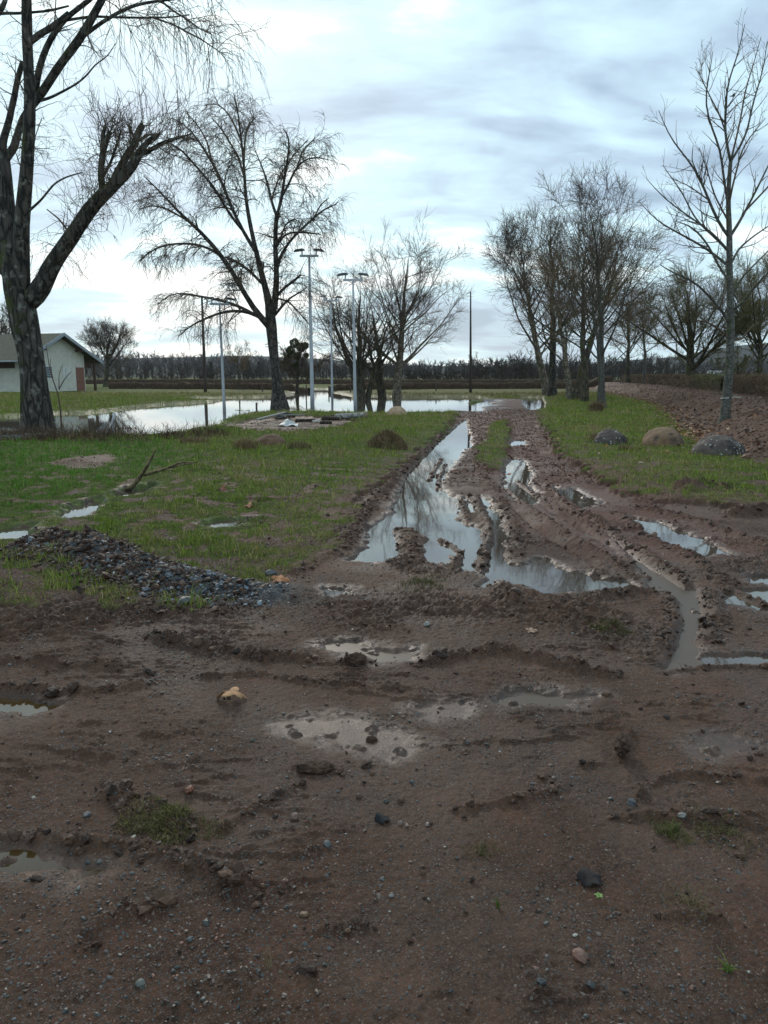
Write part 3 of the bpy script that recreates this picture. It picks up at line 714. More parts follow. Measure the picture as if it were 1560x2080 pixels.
# the big pollarded birch at the left edge
def t1():
    L_ = [
     [(80, 886, 60), (76, 850, 54), (70, 795, 49), (67, 740, 47), (58, 700, 48), (50, 660, 54), (44, 620, 56), (34, 580, 50), (22, 530, 42), (14, 470, 36), (11, 420, 32), (10, 380, 30), (8, 330, 28), (2, 300, 20)],
     [(46, 610, 38), (44, 540, 30), (40, 480, 30), (47, 420, 26), (54, 360, 23), (58, 300, 22), (61, 240, 21), (63, 205, 20), (58, 160, 17), (55, 100, 17), (54, 40, 17), (54, 0, 17), (52, -80, 14), (46, -180, 11), (60, -300, 7), (52, -420, 3)],
     [(8, 330, 16), (5, 290, 14), (20, 240, 12), (30, 190, 11), (38, 150, 10), (47, 125, 9)],
     [(15, 330, 16), (28, 300, 15), (38, 265, 13), (46, 240, 12), (55, 225, 10)],
     [(66, 225, 16), (72, 210, 16), (87, 187, 15), (107, 153, 15), (123, 130, 15), (143, 103, 15), (167, 77, 14), (177, 57, 14), (190, 30, 13), (207, 3, 13), (222, -30, 11), (255, -120, 9), (300, -220, 6), (325, -330, 2.5)],
     [(66, 200, 12), (72, 180, 12), (78, 140, 12), (88, 110, 11), (100, 83, 11), (110, 63, 10), (133, 37, 9), (153, 20, 9), (180, 3, 8), (215, -30, 6), (235, -120, 4), (225, -240, 2)],
     [(63, 92, 11), (80, 70, 11), (103, 57, 10), (120, 43, 9), (140, 27, 9)],
     [(172, 75, 7), (200, 50, 7), (227, 33, 6), (253, 18, 6), (283, 8, 5), (320, 2, 5), (370, -4, 4), (440, -20, 3)],
     [(138, 40, 5), (187, 33, 4.5), (233, 35, 4), (277, 36, 3.5), (320, 36, 3), (350, 35, 2.5), (385, 30, 2)],
     [(315, 32, 3.5), (353, 50, 3), (383, 67, 3), (410, 80, 2.5), (433, 97, 2), (460, 113, 1.5)],
     [(320, 3, 4), (353, 23, 3.5), (377, 37, 3), (400, 55, 2.5), (430, 70, 2)],
     [(73, 217, 6), (100, 200, 5), (133, 183, 4), (157, 170, 3.5), (180, 150, 3), (193, 130, 2.5), (217, 117, 2), (235, 88, 1.2)],
     [(-4, 28, 5), (7, 27, 5), (40, 27, 4.5), (67, 25, 4), (100, 22, 4), (140, 12, 3)],
     [(-6, 40, 9), (6, 20, 8), (14, -8, 7), (18, -50, 6), (0, -160, 4), (-30, -280, 2)],
     [(57, 430, 5), (83, 407, 4), (110, 373, 3.5), (133, 360, 3), (167, 350, 2)],
     [(58, 610, 40), (78, 600, 38), (95, 560, 32), (112, 525, 30), (133, 500, 28), (160, 458, 27), (186, 417, 26), (213, 392, 24), (243, 366, 20), (272, 337, 17), (283, 310, 14), (294, 285, 11), (308, 276, 7), (325, 271, 4)],
     [(228, 385, 15), (240, 347, 14), (258, 316, 13), (272, 295, 13), (280, 270, 12), (290, 253, 11)],
     [(208, 395, 13), (205, 355, 12), (208, 312, 11), (217, 285, 10), (223, 267, 9)],
     [(207, 315, 7), (208, 285, 7), (213, 257, 6)],
     [(212, 365, 6), (225, 330, 5), (238, 292, 4), (246, 265, 3)],
     [(290, 320, 9), (305, 305, 8), (325, 293, 7), (350, 283, 6), (372, 277, 4), (387, 273, 2.5)],
     [(283, 292, 4), (300, 274, 4), (322, 272, 3), (331, 273, 2)],
     [(150, 470, 4), (120, 445, 3), (95, 425, 2)], [(14, 400, 5), (-10, 360, 4), (-30, 320, 3)], [(40, 500, 4), (70, 280, 2), (85, 240, 1.5)],
     [(14, 560, 16), (-6, 540, 14), (-30, 500, 12)],
    ]
    def extra(rng, crown, trunk, Pt, R):
        # upright shoots of the cut limbs (the limbs at index 14.. of the list)
        A = Pt[14:20]; B = R[14:20]
        St, D, r, t, sl = spawn(rng, A, B, 22, .35, 1.0, 62, 20)
        Pn, Rn = grow(rng, St, unit(D+np.array([0, 0, .35])), rng.uniform(.4, 1.35, len(St)), np.full(len(St), .009), 7, .20, .10, .45)
        crown.tubes(Pn, Rn, 3)
        S2, D2, r2, t2, _ = spawn(rng, Pn, Rn, 5.0, .2, 1, 45, 15, 5200)
        P2, R2 = grow(rng, S2, D2, rng.uniform(.15, .7, len(S2)), np.full(len(S2), .0062), 5, .22, .06, .6); crown.tubes(P2, R2, 3)
        # long fine whips standing on the top
        A = Pt[[15, 16, 19, 20]]; B = R[[15, 16, 19, 20]]
        St, D, r, t, sl = spawn(rng, A, B, 5, .6, 1.0, 30, 20)
        Pn, Rn = grow(rng, St, np.tile([0, 0, 1.0], (len(St), 1))+rng.normal(0, .12, (len(St), 3)), rng.uniform(.8, 1.7, len(St)), np.full(len(St), .006), 8, .05, .05, .5); crown.tubes(Pn, Rn, 3)
        # hanging twigs under the lower limb
        St, D, r, t, sl = spawn(rng, Pt[14:15], R[14:15], 16, .25, .85, 85, 18)
        Pn, Rn = grow(rng, St, D, rng.uniform(.4, 1.2, len(St)), np.full(len(St), .007), 7, .18, -.16, .5); crown.tubes(Pn, Rn, 3)
        S2, D2, r2, t2, _ = spawn(rng, Pn, Rn, 5, .2, 1, 45, 15, 1500)
        P2, R2 = grow(rng, S2, D2, rng.uniform(.15, .6, len(S2)), np.full(len(S2), .0055), 5, .2, -.2, .6); crown.tubes(P2, R2, 3)
        # curtains hanging from the far end of the long high limbs
        ii = [6, 7, 8, 9]; St, D, r, t, sl = spawn(rng, Pt[ii], R[ii], 10, .25, 1.0, 60, 22)
        Pn, Rn = grow(rng, St, D, rng.uniform(.5, 1.7, len(St)), np.full(len(St), .0095), 8, .16, -.13, .4); crown.tubes(Pn, Rn, 3)
        S2, D2, r2, t2, _ = spawn(rng, Pn, Rn, 6.5, .1, 1, 40, 15, 5000)
        P2, R2 = grow(rng, S2, D2, rng.uniform(.25, 1.15, len(S2)), np.full(len(S2), .0056), 7, .12, -.22, .6); crown.tubes(P2, R2, 3)
    sp = [[dict(n=3.6, t0=.25, ang=55, len=1.2, rr=.35, rmax=.018, wig=.15, up=.01, curl=-.05, K=7, S=4),
           dict(n=5.5, ang=45, len=.75, rmax=.009, wig=.17, up=-.03, curl=-.12, K=6), dict(n=7, ang=40, len=.48, rmax=.0062, up=-.08, curl=-.2, K=5, max=20000)]]
    return traced_tree('pollarded_birch', 'massive old dark trunk forking beside the white house, with mossy cut limbs and hanging twigs', None, 21.0, L_, sp, 11, M['bark_dark'], M['twig'], minr=.0045, K=22, drift=.25, flare=1.22, extra=extra, S=14, trunk_bump=.06)
t1()

def t2():
    L_ = [
     [(569, 836, 26), (565, 800, 19), (560, 760, 17), (556, 720, 17), (553, 690, 20), (551, 660, 24), (549, 630, 18), (543, 600, 14), (531, 555, 11), (521, 513, 9.5)],
     [(545, 672, 15), (535, 655, 13), (522, 639, 11), (503, 608, 10), (483, 572, 9), (460, 529, 9), (438, 507, 8), (412, 473, 7), (393, 453, 6), (364, 439, 5), (345, 411, 4), (317, 377, 2.5), (291, 357, 1.5)],
     [(378, 446, 4), (336, 422, 3), (308, 417, 2.5), (283, 425, 1.5)],
     [(457, 525, 6), (432, 507, 5), (401, 496, 4.5), (373, 494, 4), (342, 496, 3.5), (308, 507, 3), (284, 530, 1.5)],
     [(533, 577, 6), (506, 549, 5), (477, 529, 5), (457, 522, 4)],
     [(524, 645, 7), (506, 634, 6), (483, 630, 5.5), (449, 634, 5), (415, 648, 4), (387, 661, 3), (366, 680, 2)],
     [(518, 640, 7), (494, 625, 6), (463, 614, 5.5), (432, 606, 5), (393, 600, 4), (362, 593, 3), (336, 600, 2), (320, 620, 1.5)],
     [(521, 513, 9), (513, 480, 8.5), (506, 448, 8), (500, 414, 7), (497, 372, 6), (496, 329, 5), (490, 287, 4), (486, 253, 3.5), (483, 216, 3), (475, 190, 2)],
     [(496, 330, 4), (497, 287, 4), (503, 256, 3), (520, 238, 2)],
     [(495, 352, 4.5), (483, 315, 4), (463, 284, 3.5), (449, 259, 3), (430, 240, 2)],
     [(492, 290, 4), (475, 250, 3.5), (460, 225, 3), (438, 208, 2), (415, 215, 1.5)],
     [(521, 517, 8), (500, 484, 7), (489, 459, 6.5), (472, 428, 6), (460, 394, 6), (444, 355, 5.5), (430, 323, 5), (407, 295, 4), (393, 267, 3), (370, 245, 2), (350, 240, 1.5)],
     [(489, 459, 5.5), (466, 436, 5), (449, 405, 5), (432, 374, 4.5), (404, 346, 4), (384, 321, 3.5), (362, 295, 3), (342, 290, 2)],
     [(429, 323, 4), (421, 287, 3), (401, 253, 2.5), (380, 230, 1.5)],
     [(404, 300, 3), (380, 280, 2.5), (355, 280, 2)],
     [(554, 655, 15), (557, 625, 14), (561, 585, 12), (562, 549, 10), (559, 513, 9), (559, 470, 8.5), (562, 439, 7.5)],
     [(561, 441, 5.5), (551, 408, 5), (545, 377, 4.5), (537, 352, 3.5), (528, 328, 2.5), (516, 300, 1.5)],
     [(562, 441, 6), (573, 403, 5.5), (576, 369, 5), (583, 335, 4), (587, 301, 3.5), (587, 267, 2.5), (575, 262, 1.5)],
     [(573, 403, 5), (587, 374, 4), (599, 343, 3.5), (618, 324, 3), (644, 318, 2), (668, 325, 1.5)],
     [(552, 410, 3.5), (562, 372, 3), (573, 348, 2.5), (600, 310, 2), (625, 285, 1.5)], [(599, 343, 3), (615, 305, 2.5), (640, 280, 1.5)],
     [(562, 545, 6), (573, 513, 5.5), (590, 487, 5), (616, 462, 4.5), (641, 439, 4), (661, 422, 3), (684, 414, 2)], [(641, 439, 3), (652, 415, 2.5), (668, 402, 1.5)],
     [(561, 513, 5), (568, 487, 4.5), (585, 472, 4), (618, 472, 3.5), (652, 476, 2)], [(568, 490, 3), (580, 455, 3), (597, 443, 2), (610, 452, 1.5)],
     [(562, 602, 6.5), (579, 583, 5.5), (599, 569, 5), (611, 558, 4)],
     [(556, 650, 5.5), (573, 622, 5), (585, 608, 4), (605, 596, 3), (624, 584, 1.5)],
     [(562, 612, 4), (585, 611, 3.5), (607, 634, 3), (632, 664, 1.5)],
     [(533, 560, 3), (535, 540, 3), (536, 532, 2)], [(558, 560, 3), (548, 540, 2), (520, 545, 1.5)],
    ]
    sp = [[dict(n=5.0, t0=.22, ang=50, len=1.45, rr=.42, rmax=.032, wig=.17, up=.0, curl=-.14, K=8, S=4),
           dict(n=4.6, t0=.15, ang=48, len=1.0, rr=.55, rmax=.016, wig=.18, up=-.03, curl=-.2, K=7, S=3),
           dict(n=9, t0=.1, ang=40, len=.78, rr=.75, rmax=.0095, wig=.11, up=-.09, curl=-.30, K=5, S=3, max=46000)],
          [dict(n=6.0, t0=.45, ang=50, len=1.0, rr=.5, rmax=.014, wig=.17, up=-.04, curl=-.25, K=7, S=3),
           dict(n=7.0, t0=.1, ang=38, len=.6, rr=.75, rmax=.0105, wig=.13, up=-.13, curl=-.3, K=5, S=3, max=14000)]]
    return traced_tree('weeping_birch', 'tall weeping tree with several upright stems on the grass beside the flood', None, 34.5, L_, sp, 22, M['bark_birch'], M['twig'], minr=.0075, K=14, drift=.5, flare=1.9, S=8)
t2()

def t3():
    L_ = [
     [(1468, 890, 25), (1471, 860, 20), (1475, 820, 18), (1479, 780, 16), (1482, 740, 16), (1484, 690, 15), (1484, 640, 14.5), (1482, 571, 12.5), (1481, 520, 11.5), (1483, 477, 11), (1480, 440, 10), (1478, 417, 9), (1479, 380, 8), (1484, 328, 7)],
     [(1484, 330, 5.5), (1474, 284, 5), (1472, 260, 4.5), (1474, 212, 4), (1477, 176, 3.5), (1480, 157, 3), (1495, 128, 2.5), (1504, 87, 2), (1513, 49, 1.2)],
     [(1484, 330, 5), (1499, 305, 4.5), (1512, 284, 4), (1520, 260, 3.5), (1528, 212, 3.3), (1538, 183, 3), (1552, 135, 2), (1558, 85, 1.2)],
     [(1486, 322, 4), (1497, 275, 3.5), (1507, 229, 3), (1513, 183, 3), (1528, 140, 2), (1546, 75, 1)],
     [(1478, 414, 5), (1472, 375, 4.5), (1466, 332, 4.5), (1465, 304, 4), (1449, 270, 3.5), (1437, 236, 3), (1430, 188, 3), (1442, 155, 2), (1448, 104, 1)],
     [(1472, 263, 3), (1461, 231, 3), (1444, 200, 2.5), (1427, 164, 2), (1412, 135, 1)],
     [(1482, 491, 6.5), (1466, 465, 6), (1454, 441, 5.5), (1437, 400, 5), (1423, 364, 4), (1408, 337, 4), (1389, 313, 3), (1370, 294, 2.5), (1352, 262, 2), (1338, 224, 1)],
     [(1482, 503, 5), (1450, 480, 4), (1418, 453, 3.5), (1403, 429, 3), (1384, 385, 2.5), (1362, 360, 2), (1346, 335, 1)],
     [(1482, 540, 6), (1456, 520, 5), (1430, 502, 4.5), (1408, 489, 4), (1375, 472, 3.5), (1336, 450, 2.5), (1318, 432, 2), (1298, 409, 1)],
     [(1482, 512, 5), (1455, 480, 4), (1432, 462, 4), (1400, 440, 3), (1370, 419, 2.5), (1343, 397, 2), (1314, 364, 1)],
     [(1484, 491, 6.5), (1504, 448, 5.5), (1516, 424, 5), (1533, 393, 4), (1560, 337, 3), (1580, 300, 2)],
     [(1479, 417, 4), (1490, 368, 3.5), (1500, 333, 3), (1507, 300, 2.5), (1530, 270, 2), (1555, 240, 1)],
     [(1516, 424, 4), (1560, 380, 3), (1600, 330, 2)],
     [(1484, 655, 6.5), (1468, 632, 6), (1450, 613, 5), (1430, 590, 4.5), (1408, 571, 4), (1385, 560, 3), (1365, 554, 3), (1340, 537, 1.5)],
     [(1484, 571, 5), (1462, 545, 4.5), (1440, 500, 4), (1416, 469, 3.5), (1395, 455, 2.5), (1370, 449, 1)],
     [(1484, 640, 6), (1505, 620, 5), (1530, 585, 4), (1560, 554, 3), (1600, 520, 2)],
     [(1484, 600, 5), (1510, 560, 4), (1530, 540, 3.5), (1570, 500, 2)],
     [(1482, 540, 5), (1500, 505, 4), (1530, 480, 3), (1575, 450, 2)],
     [(1484, 690, 4.5), (1465, 672, 4), (1440, 655, 3), (1410, 650, 1.5)], [(1484, 700, 4), (1505, 690, 3.5), (1530, 660, 2)],
     [(1423, 366, 3), (1405, 325, 2), (1408, 295, 1)], [(1437, 402, 3), (1400, 378, 2), (1365, 362, 1)],
     [(1480, 450, 4), (1450, 395, 3), (1438, 350, 2), (1420, 300, 1)],
    ]
    sp = [[dict(n=5.5, t0=.12, ang=40, len=.85, rr=.5, rmax=.014, wig=.11, up=.06, K=6, S=4, fall=.3),
           dict(n=4.2, t0=.2, ang=42, len=.34, rr=.6, rmax=.0075, wig=.13, up=.06, K=4, S=3, max=5200),
           dict(n=3.5, t0=.3, ang=45, len=.10, rmax=.0062, K=3, max=5200)]]
    r = traced_tree('young_maple', 'slender young grey tree with a white rope tied round its stem', None, 19.3, L_, sp, 33, M['bark_grey'], M['twig'], minr=.0045, K=14, drift=.45, flare=1.15, S=8, trunk_bump=.02)
    return r
t3()

def auto_tree(kind, label, group, px, py, top, width, tw, seed, mt, mc, style='round', lean=0.0, stems=1, fork=.28, minr=.006, dens=1.0, droop=0.0, xtop=None, Yf=None, base=None, orders=3, nl=9):
    """a bare tree: foot at pixel (px,py), top at row TOP, crown WIDTH px wide, trunk TW px thick"""
    rng = np.random.default_rng(seed)
    if base is None:
        x, y, z = ground(px, py)
        if Yf: y = Yf; q = P(px, py, y); x = float(q[0]); z = float(H(np.array([x]), np.array([y]))[0])
    else: x, y, z = base
    k = y/F                                              # metres per pixel there
    Ht = float(P(px, top, y)[2])-z; W = width*k; r0 = tw*k/2
    tp = P(xtop if xtop is not None else px+lean, top, y); dirx = (float(tp[0])-x)/Ht
    trunk = Acc(); crown = Acc(); Lp, Lr = [], []
    for s_ in range(stems):
        a = rng.uniform(0, 6.28); off = np.array([math.cos(a), math.sin(a), 0])*r0*1.3*(s_ > 0)
        n = 14; t = np.linspace(0, 1, n); wob = np.cumsum(rng.normal(0, .012, (n, 2)), 0)*Ht
        sprd = (rng.uniform(-1, 1)*.22*W if s_ else 0)
        top_h = Ht*(.80 if s_ == 0 else rng.uniform(.55, .75))
        pts = np.stack([x+off[0]+dirx*Ht*t+sprd*t+wob[:, 0]*t, y+off[1]+wob[:, 1]*t+rng.uniform(-.1, .1)*W*t*(s_ > 0), z-.2+top_h*t], 1)
        rr = r0*(1 if s_ == 0 else .75)*((1-t)**.85*.95+.04)*(1+.45*np.exp(-t*22))
        trunk.tubes(pts[None], rr[None], 12, bump=.06, seed=seed)
        m = int(nl*(1 if s_ == 0 else .5))
        if style == 'round':   ta = rng.uniform(fork, .85, m)
        elif style == 'vase':  ta = fork + rng.uniform(0, .26, m)
        else:                  ta = rng.uniform(fork, .95, m)
        kk = ta*(n-1); i0 = np.minimum(kk.astype(int), n-2); fr = (kk-i0)[:, None]
        St = pts[i0]*(1-fr)+pts[i0+1]*fr
        az = np.arange(m)*2.399+rng.uniform(0, 6.28); rel = (ta-fork)/(1-fork)
        el = {'round': np.radians(28+42*rel), 'vase': np.radians(rng.uniform(15, 62, m)), 'spire': np.radians(38+32*rel)}[style]
        D = np.stack([np.cos(az)*np.cos(el), np.sin(az)*np.cos(el), np.sin(el)], 1)
        ln = {'round': (.62*W*(1-.62*rel)+.08*Ht), 'vase': np.minimum(.72*W, .75*Ht)*rng.uniform(.75, 1.1, m), 'spire': .62*W*(1-.6*rel)+.1*Ht}[style]*rng.uniform(.8, 1.1, m)
        ln = np.minimum(ln, (Ht*rng.uniform(.80, .95, m)-(ta*top_h))/np.maximum(np.sin(el+.12), .3))
        rl = np.interp(ta, t, rr)*rng.uniform(.28, .44, m)*(1.0 if style == 'vase' else 1)
        Pn, Rn = grow(rng, St, D, ln, rl, 9, .075, .05 if not droop else .0, .22)
        trunk.tubes(Pn, Rn, 6); Lp.append(resample_many(Pn, 9)); Lr.append(Rn[:, :9] if Rn.shape[1] >= 9 else Rn)
        ld = grow(rng, pts[-3:-2], unit(pts[-1:]-pts[-3:-2]), [Ht*.14], [rr[-3]], 9, .08, .05, .2)
        Lp.append(resample_many(ld[0], 9)); Lr.append(ld[1][:, :9])
        Lp.append(resample_many(pts[None, int(n*.5):], 9)); Lr.append(np.interp(np.linspace(.5, 1, 9), t, rr)[None])
    Pt = np.vstack(Lp); R = np.vstack(Lr)
    tot = max(Ht, W)
    sp = [dict(n=14/tot*dens, t0=.15, ang=36, len=.20*tot, rr=.5, rmax=r0*.35, wig=.09, up=.05-droop*.5, K=7, S=4, fall=.35),
          dict(n=52/tot*dens, t0=.12, ang=40, len=.13*tot, rr=.5, rmax=minr*1.5, wig=.10, up=.04-droop, curl=-droop*1.5, K=5, S=3, max=6500),
          dict(n=85/tot*dens, t0=.12, ang=36, len=.075*tot*(1+droop*3), rr=.6, rmax=minr*.85, wig=.10, up=.03-droop, curl=-droop*2, K=3, S=3, max=20000)]
    levels(rng, crown, trunk, Pt, R, sp[:orders], minr=minr*.8)
    return tree_object(kind, label, 'tree', group, (x, y, z), trunk, crown, mt, mc), (x, y, z), crown
def resample_many(Pn, n):
    K = Pn.shape[1]; t = np.linspace(0, K-1, n); i = np.minimum(t.astype(int), K-2); fr = (t-i)[None, :, None]
    return Pn[:, i]*(1-fr)+Pn[:, i+1]*fr

GW = 'bare trees standing in the flood water'; GR = 'bare trees in the clump beside the track'
auto_tree('plane_tree', 'bushy bare tree with many low rising stems, leftmost of those standing in the flood', GW, 735, 808, 520, 250, 17, 41, M['bark_oak'], M['twig'], 'vase', stems=3, fork=.22, minr=.012, dens=0.83, xtop=722, Yf=52, nl=11)
auto_tree('plane_tree', 'slim dark tree between the two others that stand in the flood', GW, 779, 807, 560, 120, 14, 42, M['bark_oak'], M['twig'], 'vase', stems=2, fork=.3, minr=.012, dens=0.72, xtop=765, Yf=54, nl=8)
auto_tree('plane_tree', 'round crowned bare tree with a pale tan trunk on a muddy islet in the flood', GW, 805, 806, 450, 300, 17, 43, M['bark_pale'], M['twig'], 'round', stems=1, fork=.22, minr=.012, dens=0.90, xtop=820, Yf=55, nl=20)
auto_tree('plane_tree', 'wide bare tree with leaning grey stem at the left edge of the clump', GR, 1113, 800, 430, 330, 16, 44, M['bark_pale'], M['twig'], 'round', xtop=1050, fork=.2, minr=.012, dens=1.15, Yf=56, nl=18)
auto_tree('plane_tree', 'dark upright trunk crowding against the leaning grey stem', GR, 1122, 803, 350, 190, 16, 45, M['bark_dark'], M['twig'], 'round', xtop=1122, fork=.25, minr=.012, dens=0.79, Yf=53, nl=16)
auto_tree('young_ash', 'very thin straight tree between the two double trunks of the clump', GR, 1152, 804, 560, 90, 6, 46, M['bark_grey'], M['twig'], 'spire', xtop=1150, fork=.3, minr=.010, dens=.9, Yf=52, nl=12)
auto_tree('plane_tree', 'knobbly reddish trunk with swollen bark in the middle of the clump', GR, 1160, 810, 480, 200, 14, 47, M['bark_pale'], M['twig_brown'], 'round', xtop=1140, fork=.3, minr=.011, dens=0.79, Yf=46, nl=15)
auto_tree('plane_tree', 'thick trunk leaning to the right from the foot of the knobbly one', GR, 1166, 811, 400, 210, 17, 48, M['bark_oak'], M['twig_green'], 'vase', xtop=1250, fork=.36, minr=.011, dens=0.86, Yf=45.5, nl=12)
auto_tree('plane_tree', 'brown trunk with a broken stub, crown tangled with its neighbours', GR, 1188, 816, 390, 260, 15, 49, M['bark_oak'], M['twig_brown'], 'round', xtop=1200, fork=.32, minr=.011, dens=0.90, Yf=42, nl=18)
auto_tree('silver_birch', 'tallest tree of the clump, pale trunk with shrubby growth at its foot', GR, 1224, 832, 318, 250, 15, 50, M['bark_grey'], M['twig'], 'spire', xtop=1232, fork=.26, minr=.009, dens=0.83, stems=2, Yf=34, nl=22)
GB = 'bare trees behind the clipped hedge'
auto_tree('plane_tree', 'bare tree with pale trunk foot behind the far end of the clipped hedge', GB, 1276, 772, 545, 170, 10, 51, M['bark_oak'], M['twig_brown'], 'vase', fork=.3, minr=.014, Yf=70, nl=11)
auto_tree('silver_birch', 'thin drooping tree beside the pale water tower', GB, 1310, 770, 560, 120, 8, 52, M['bark_grey'], M['twig_brown'], 'spire', fork=.3, minr=.013, droop=.12, Yf=66, nl=12)
auto_tree('spreading_oak', 'broad tree with a thick mossy trunk and wide low limbs behind the hedge', GB, 1405, 775, 515, 290, 20, 53, M['bark_oak'], M['twig_green'], 'vase', fork=.17, minr=.012, dens=1.2, stems=1, Yf=52, nl=15)
auto_tree('small_tree', 'small yellowish bush-like tree between the broad tree and the tree at the edge', GB, 1502, 770, 690, 90, 6, 54, M['bark_oak'], M['twig_green'], 'vase', fork=.2, minr=.013, Yf=55, nl=9)
auto_tree('spreading_oak', 'dark spreading tree cut off by the right edge of the photo', GB, 1549, 772, 500, 260, 14, 55, M['bark_oak'], M['twig_green'], 'vase', fork=.25, minr=.012, dens=1.2, Yf=48, nl=14)
auto_tree('spreading_oak', 'dense rounded bare oak rising behind the white house', None, 214, 782, 645, 150, 10, 56, M['bark_oak'], M['twig'], 'round', fork=.12, minr=.015, dens=1.0, Yf=92, nl=24)
auto_tree('spreading_oak', 'bare oak whose crown shows over the roof at the left edge', None, -20, 782, 600, 190, 12, 57, M['bark_oak'], M['twig'], 'vase', fork=.2, minr=.022, Yf=95, nl=14)
auto_tree('sapling', 'little tree with sparse upright twigs standing alone before the far hedge', None, 486, 797, 690, 70, 4, 58, M['bark_oak'], M['twig_brown'], 'round', fork=.35, minr=.012, dens=.9, Yf=72, nl=12)
# a tree loaded with mistletoe
r_, b_, _ = auto_tree('mistletoe_tree', 'small tree loaded with dark green mistletoe, standing behind the weeping tree', None, 603, 800, 682, 120, 9, 59, M['bark_oak'], M['twig'], 'vase', fork=.3, minr=.014, Yf=62, nl=11)
def leaf_cloud(acc, rng, c, r, n, size, cols, flat=1.0):
    d = unit(rng.normal(0, 1, (n, 3)))*rng.uniform(.35, 1, (n, 1))**.5*r*np.array([1, 1, flat]); p = c+d
    a = unit(rng.normal(0, 1, (n, 3))); b = unit(np.cross(a, rng.normal(0, 1, (n, 3)))); sz = size*rng.uniform(.5, 1.3, (n, 1))
    V_ = np.stack([p-a*sz, p+b*sz*.45, p+a*sz, p-b*sz*.45], 1).reshape(-1, 3)
    q = np.arange(n*4).reshape(n, 4); col = np.asarray(cols)[rng.integers(0, len(cols), n)]*rng.uniform(.7, 1.3, (n, 1))
    acc.add(V_, q, col=np.repeat(col, 4, 0))
M['leafy'] = tinted('leafy', .7, .3)
rng = np.random.default_rng(5)
for (px, py, rpx) in ((598, 697, 10), (612, 706, 9), (590, 712, 9), (620, 702, 7), (604, 723, 8), (584, 727, 7), (600, 742, 6), (622, 722, 5), (578, 738, 5)):
    a = Acc(b_); leaf_cloud(a, rng, P(px, py, b_[1]+rng.uniform(-.5, .5)), rpx*b_[1]/F, 900, .07, [(.045, .062, .014), (.06, .07, .02), (.03, .045, .01)])
    a.build('mistletoe', M['leafy'], r_, smooth=False)

# ------------------------------------------------------------------ look-up of the land's height and masks
def look(arr, x, y):
    r = np.interp(y, YS, np.arange(len(YS))); c = np.interp(x/(0.60*y+1.15), uu, np.arange(NC))
    i = np.clip(r.astype(int), 0, len(YS)-2); j = np.clip(c.astype(int), 0, NC-2); u = r-i; v = np.clip(c-j, 0, 1)
    return arr[i, j]*(1-u)*(1-v)+arr[i+1, j]*u*(1-v)+arr[i, j+1]*(1-u)*v+arr[i+1, j+1]*u*v
def zat(x, y): return float(look(ZZ, np.array([float(x)]), np.array([float(y)]))[0])

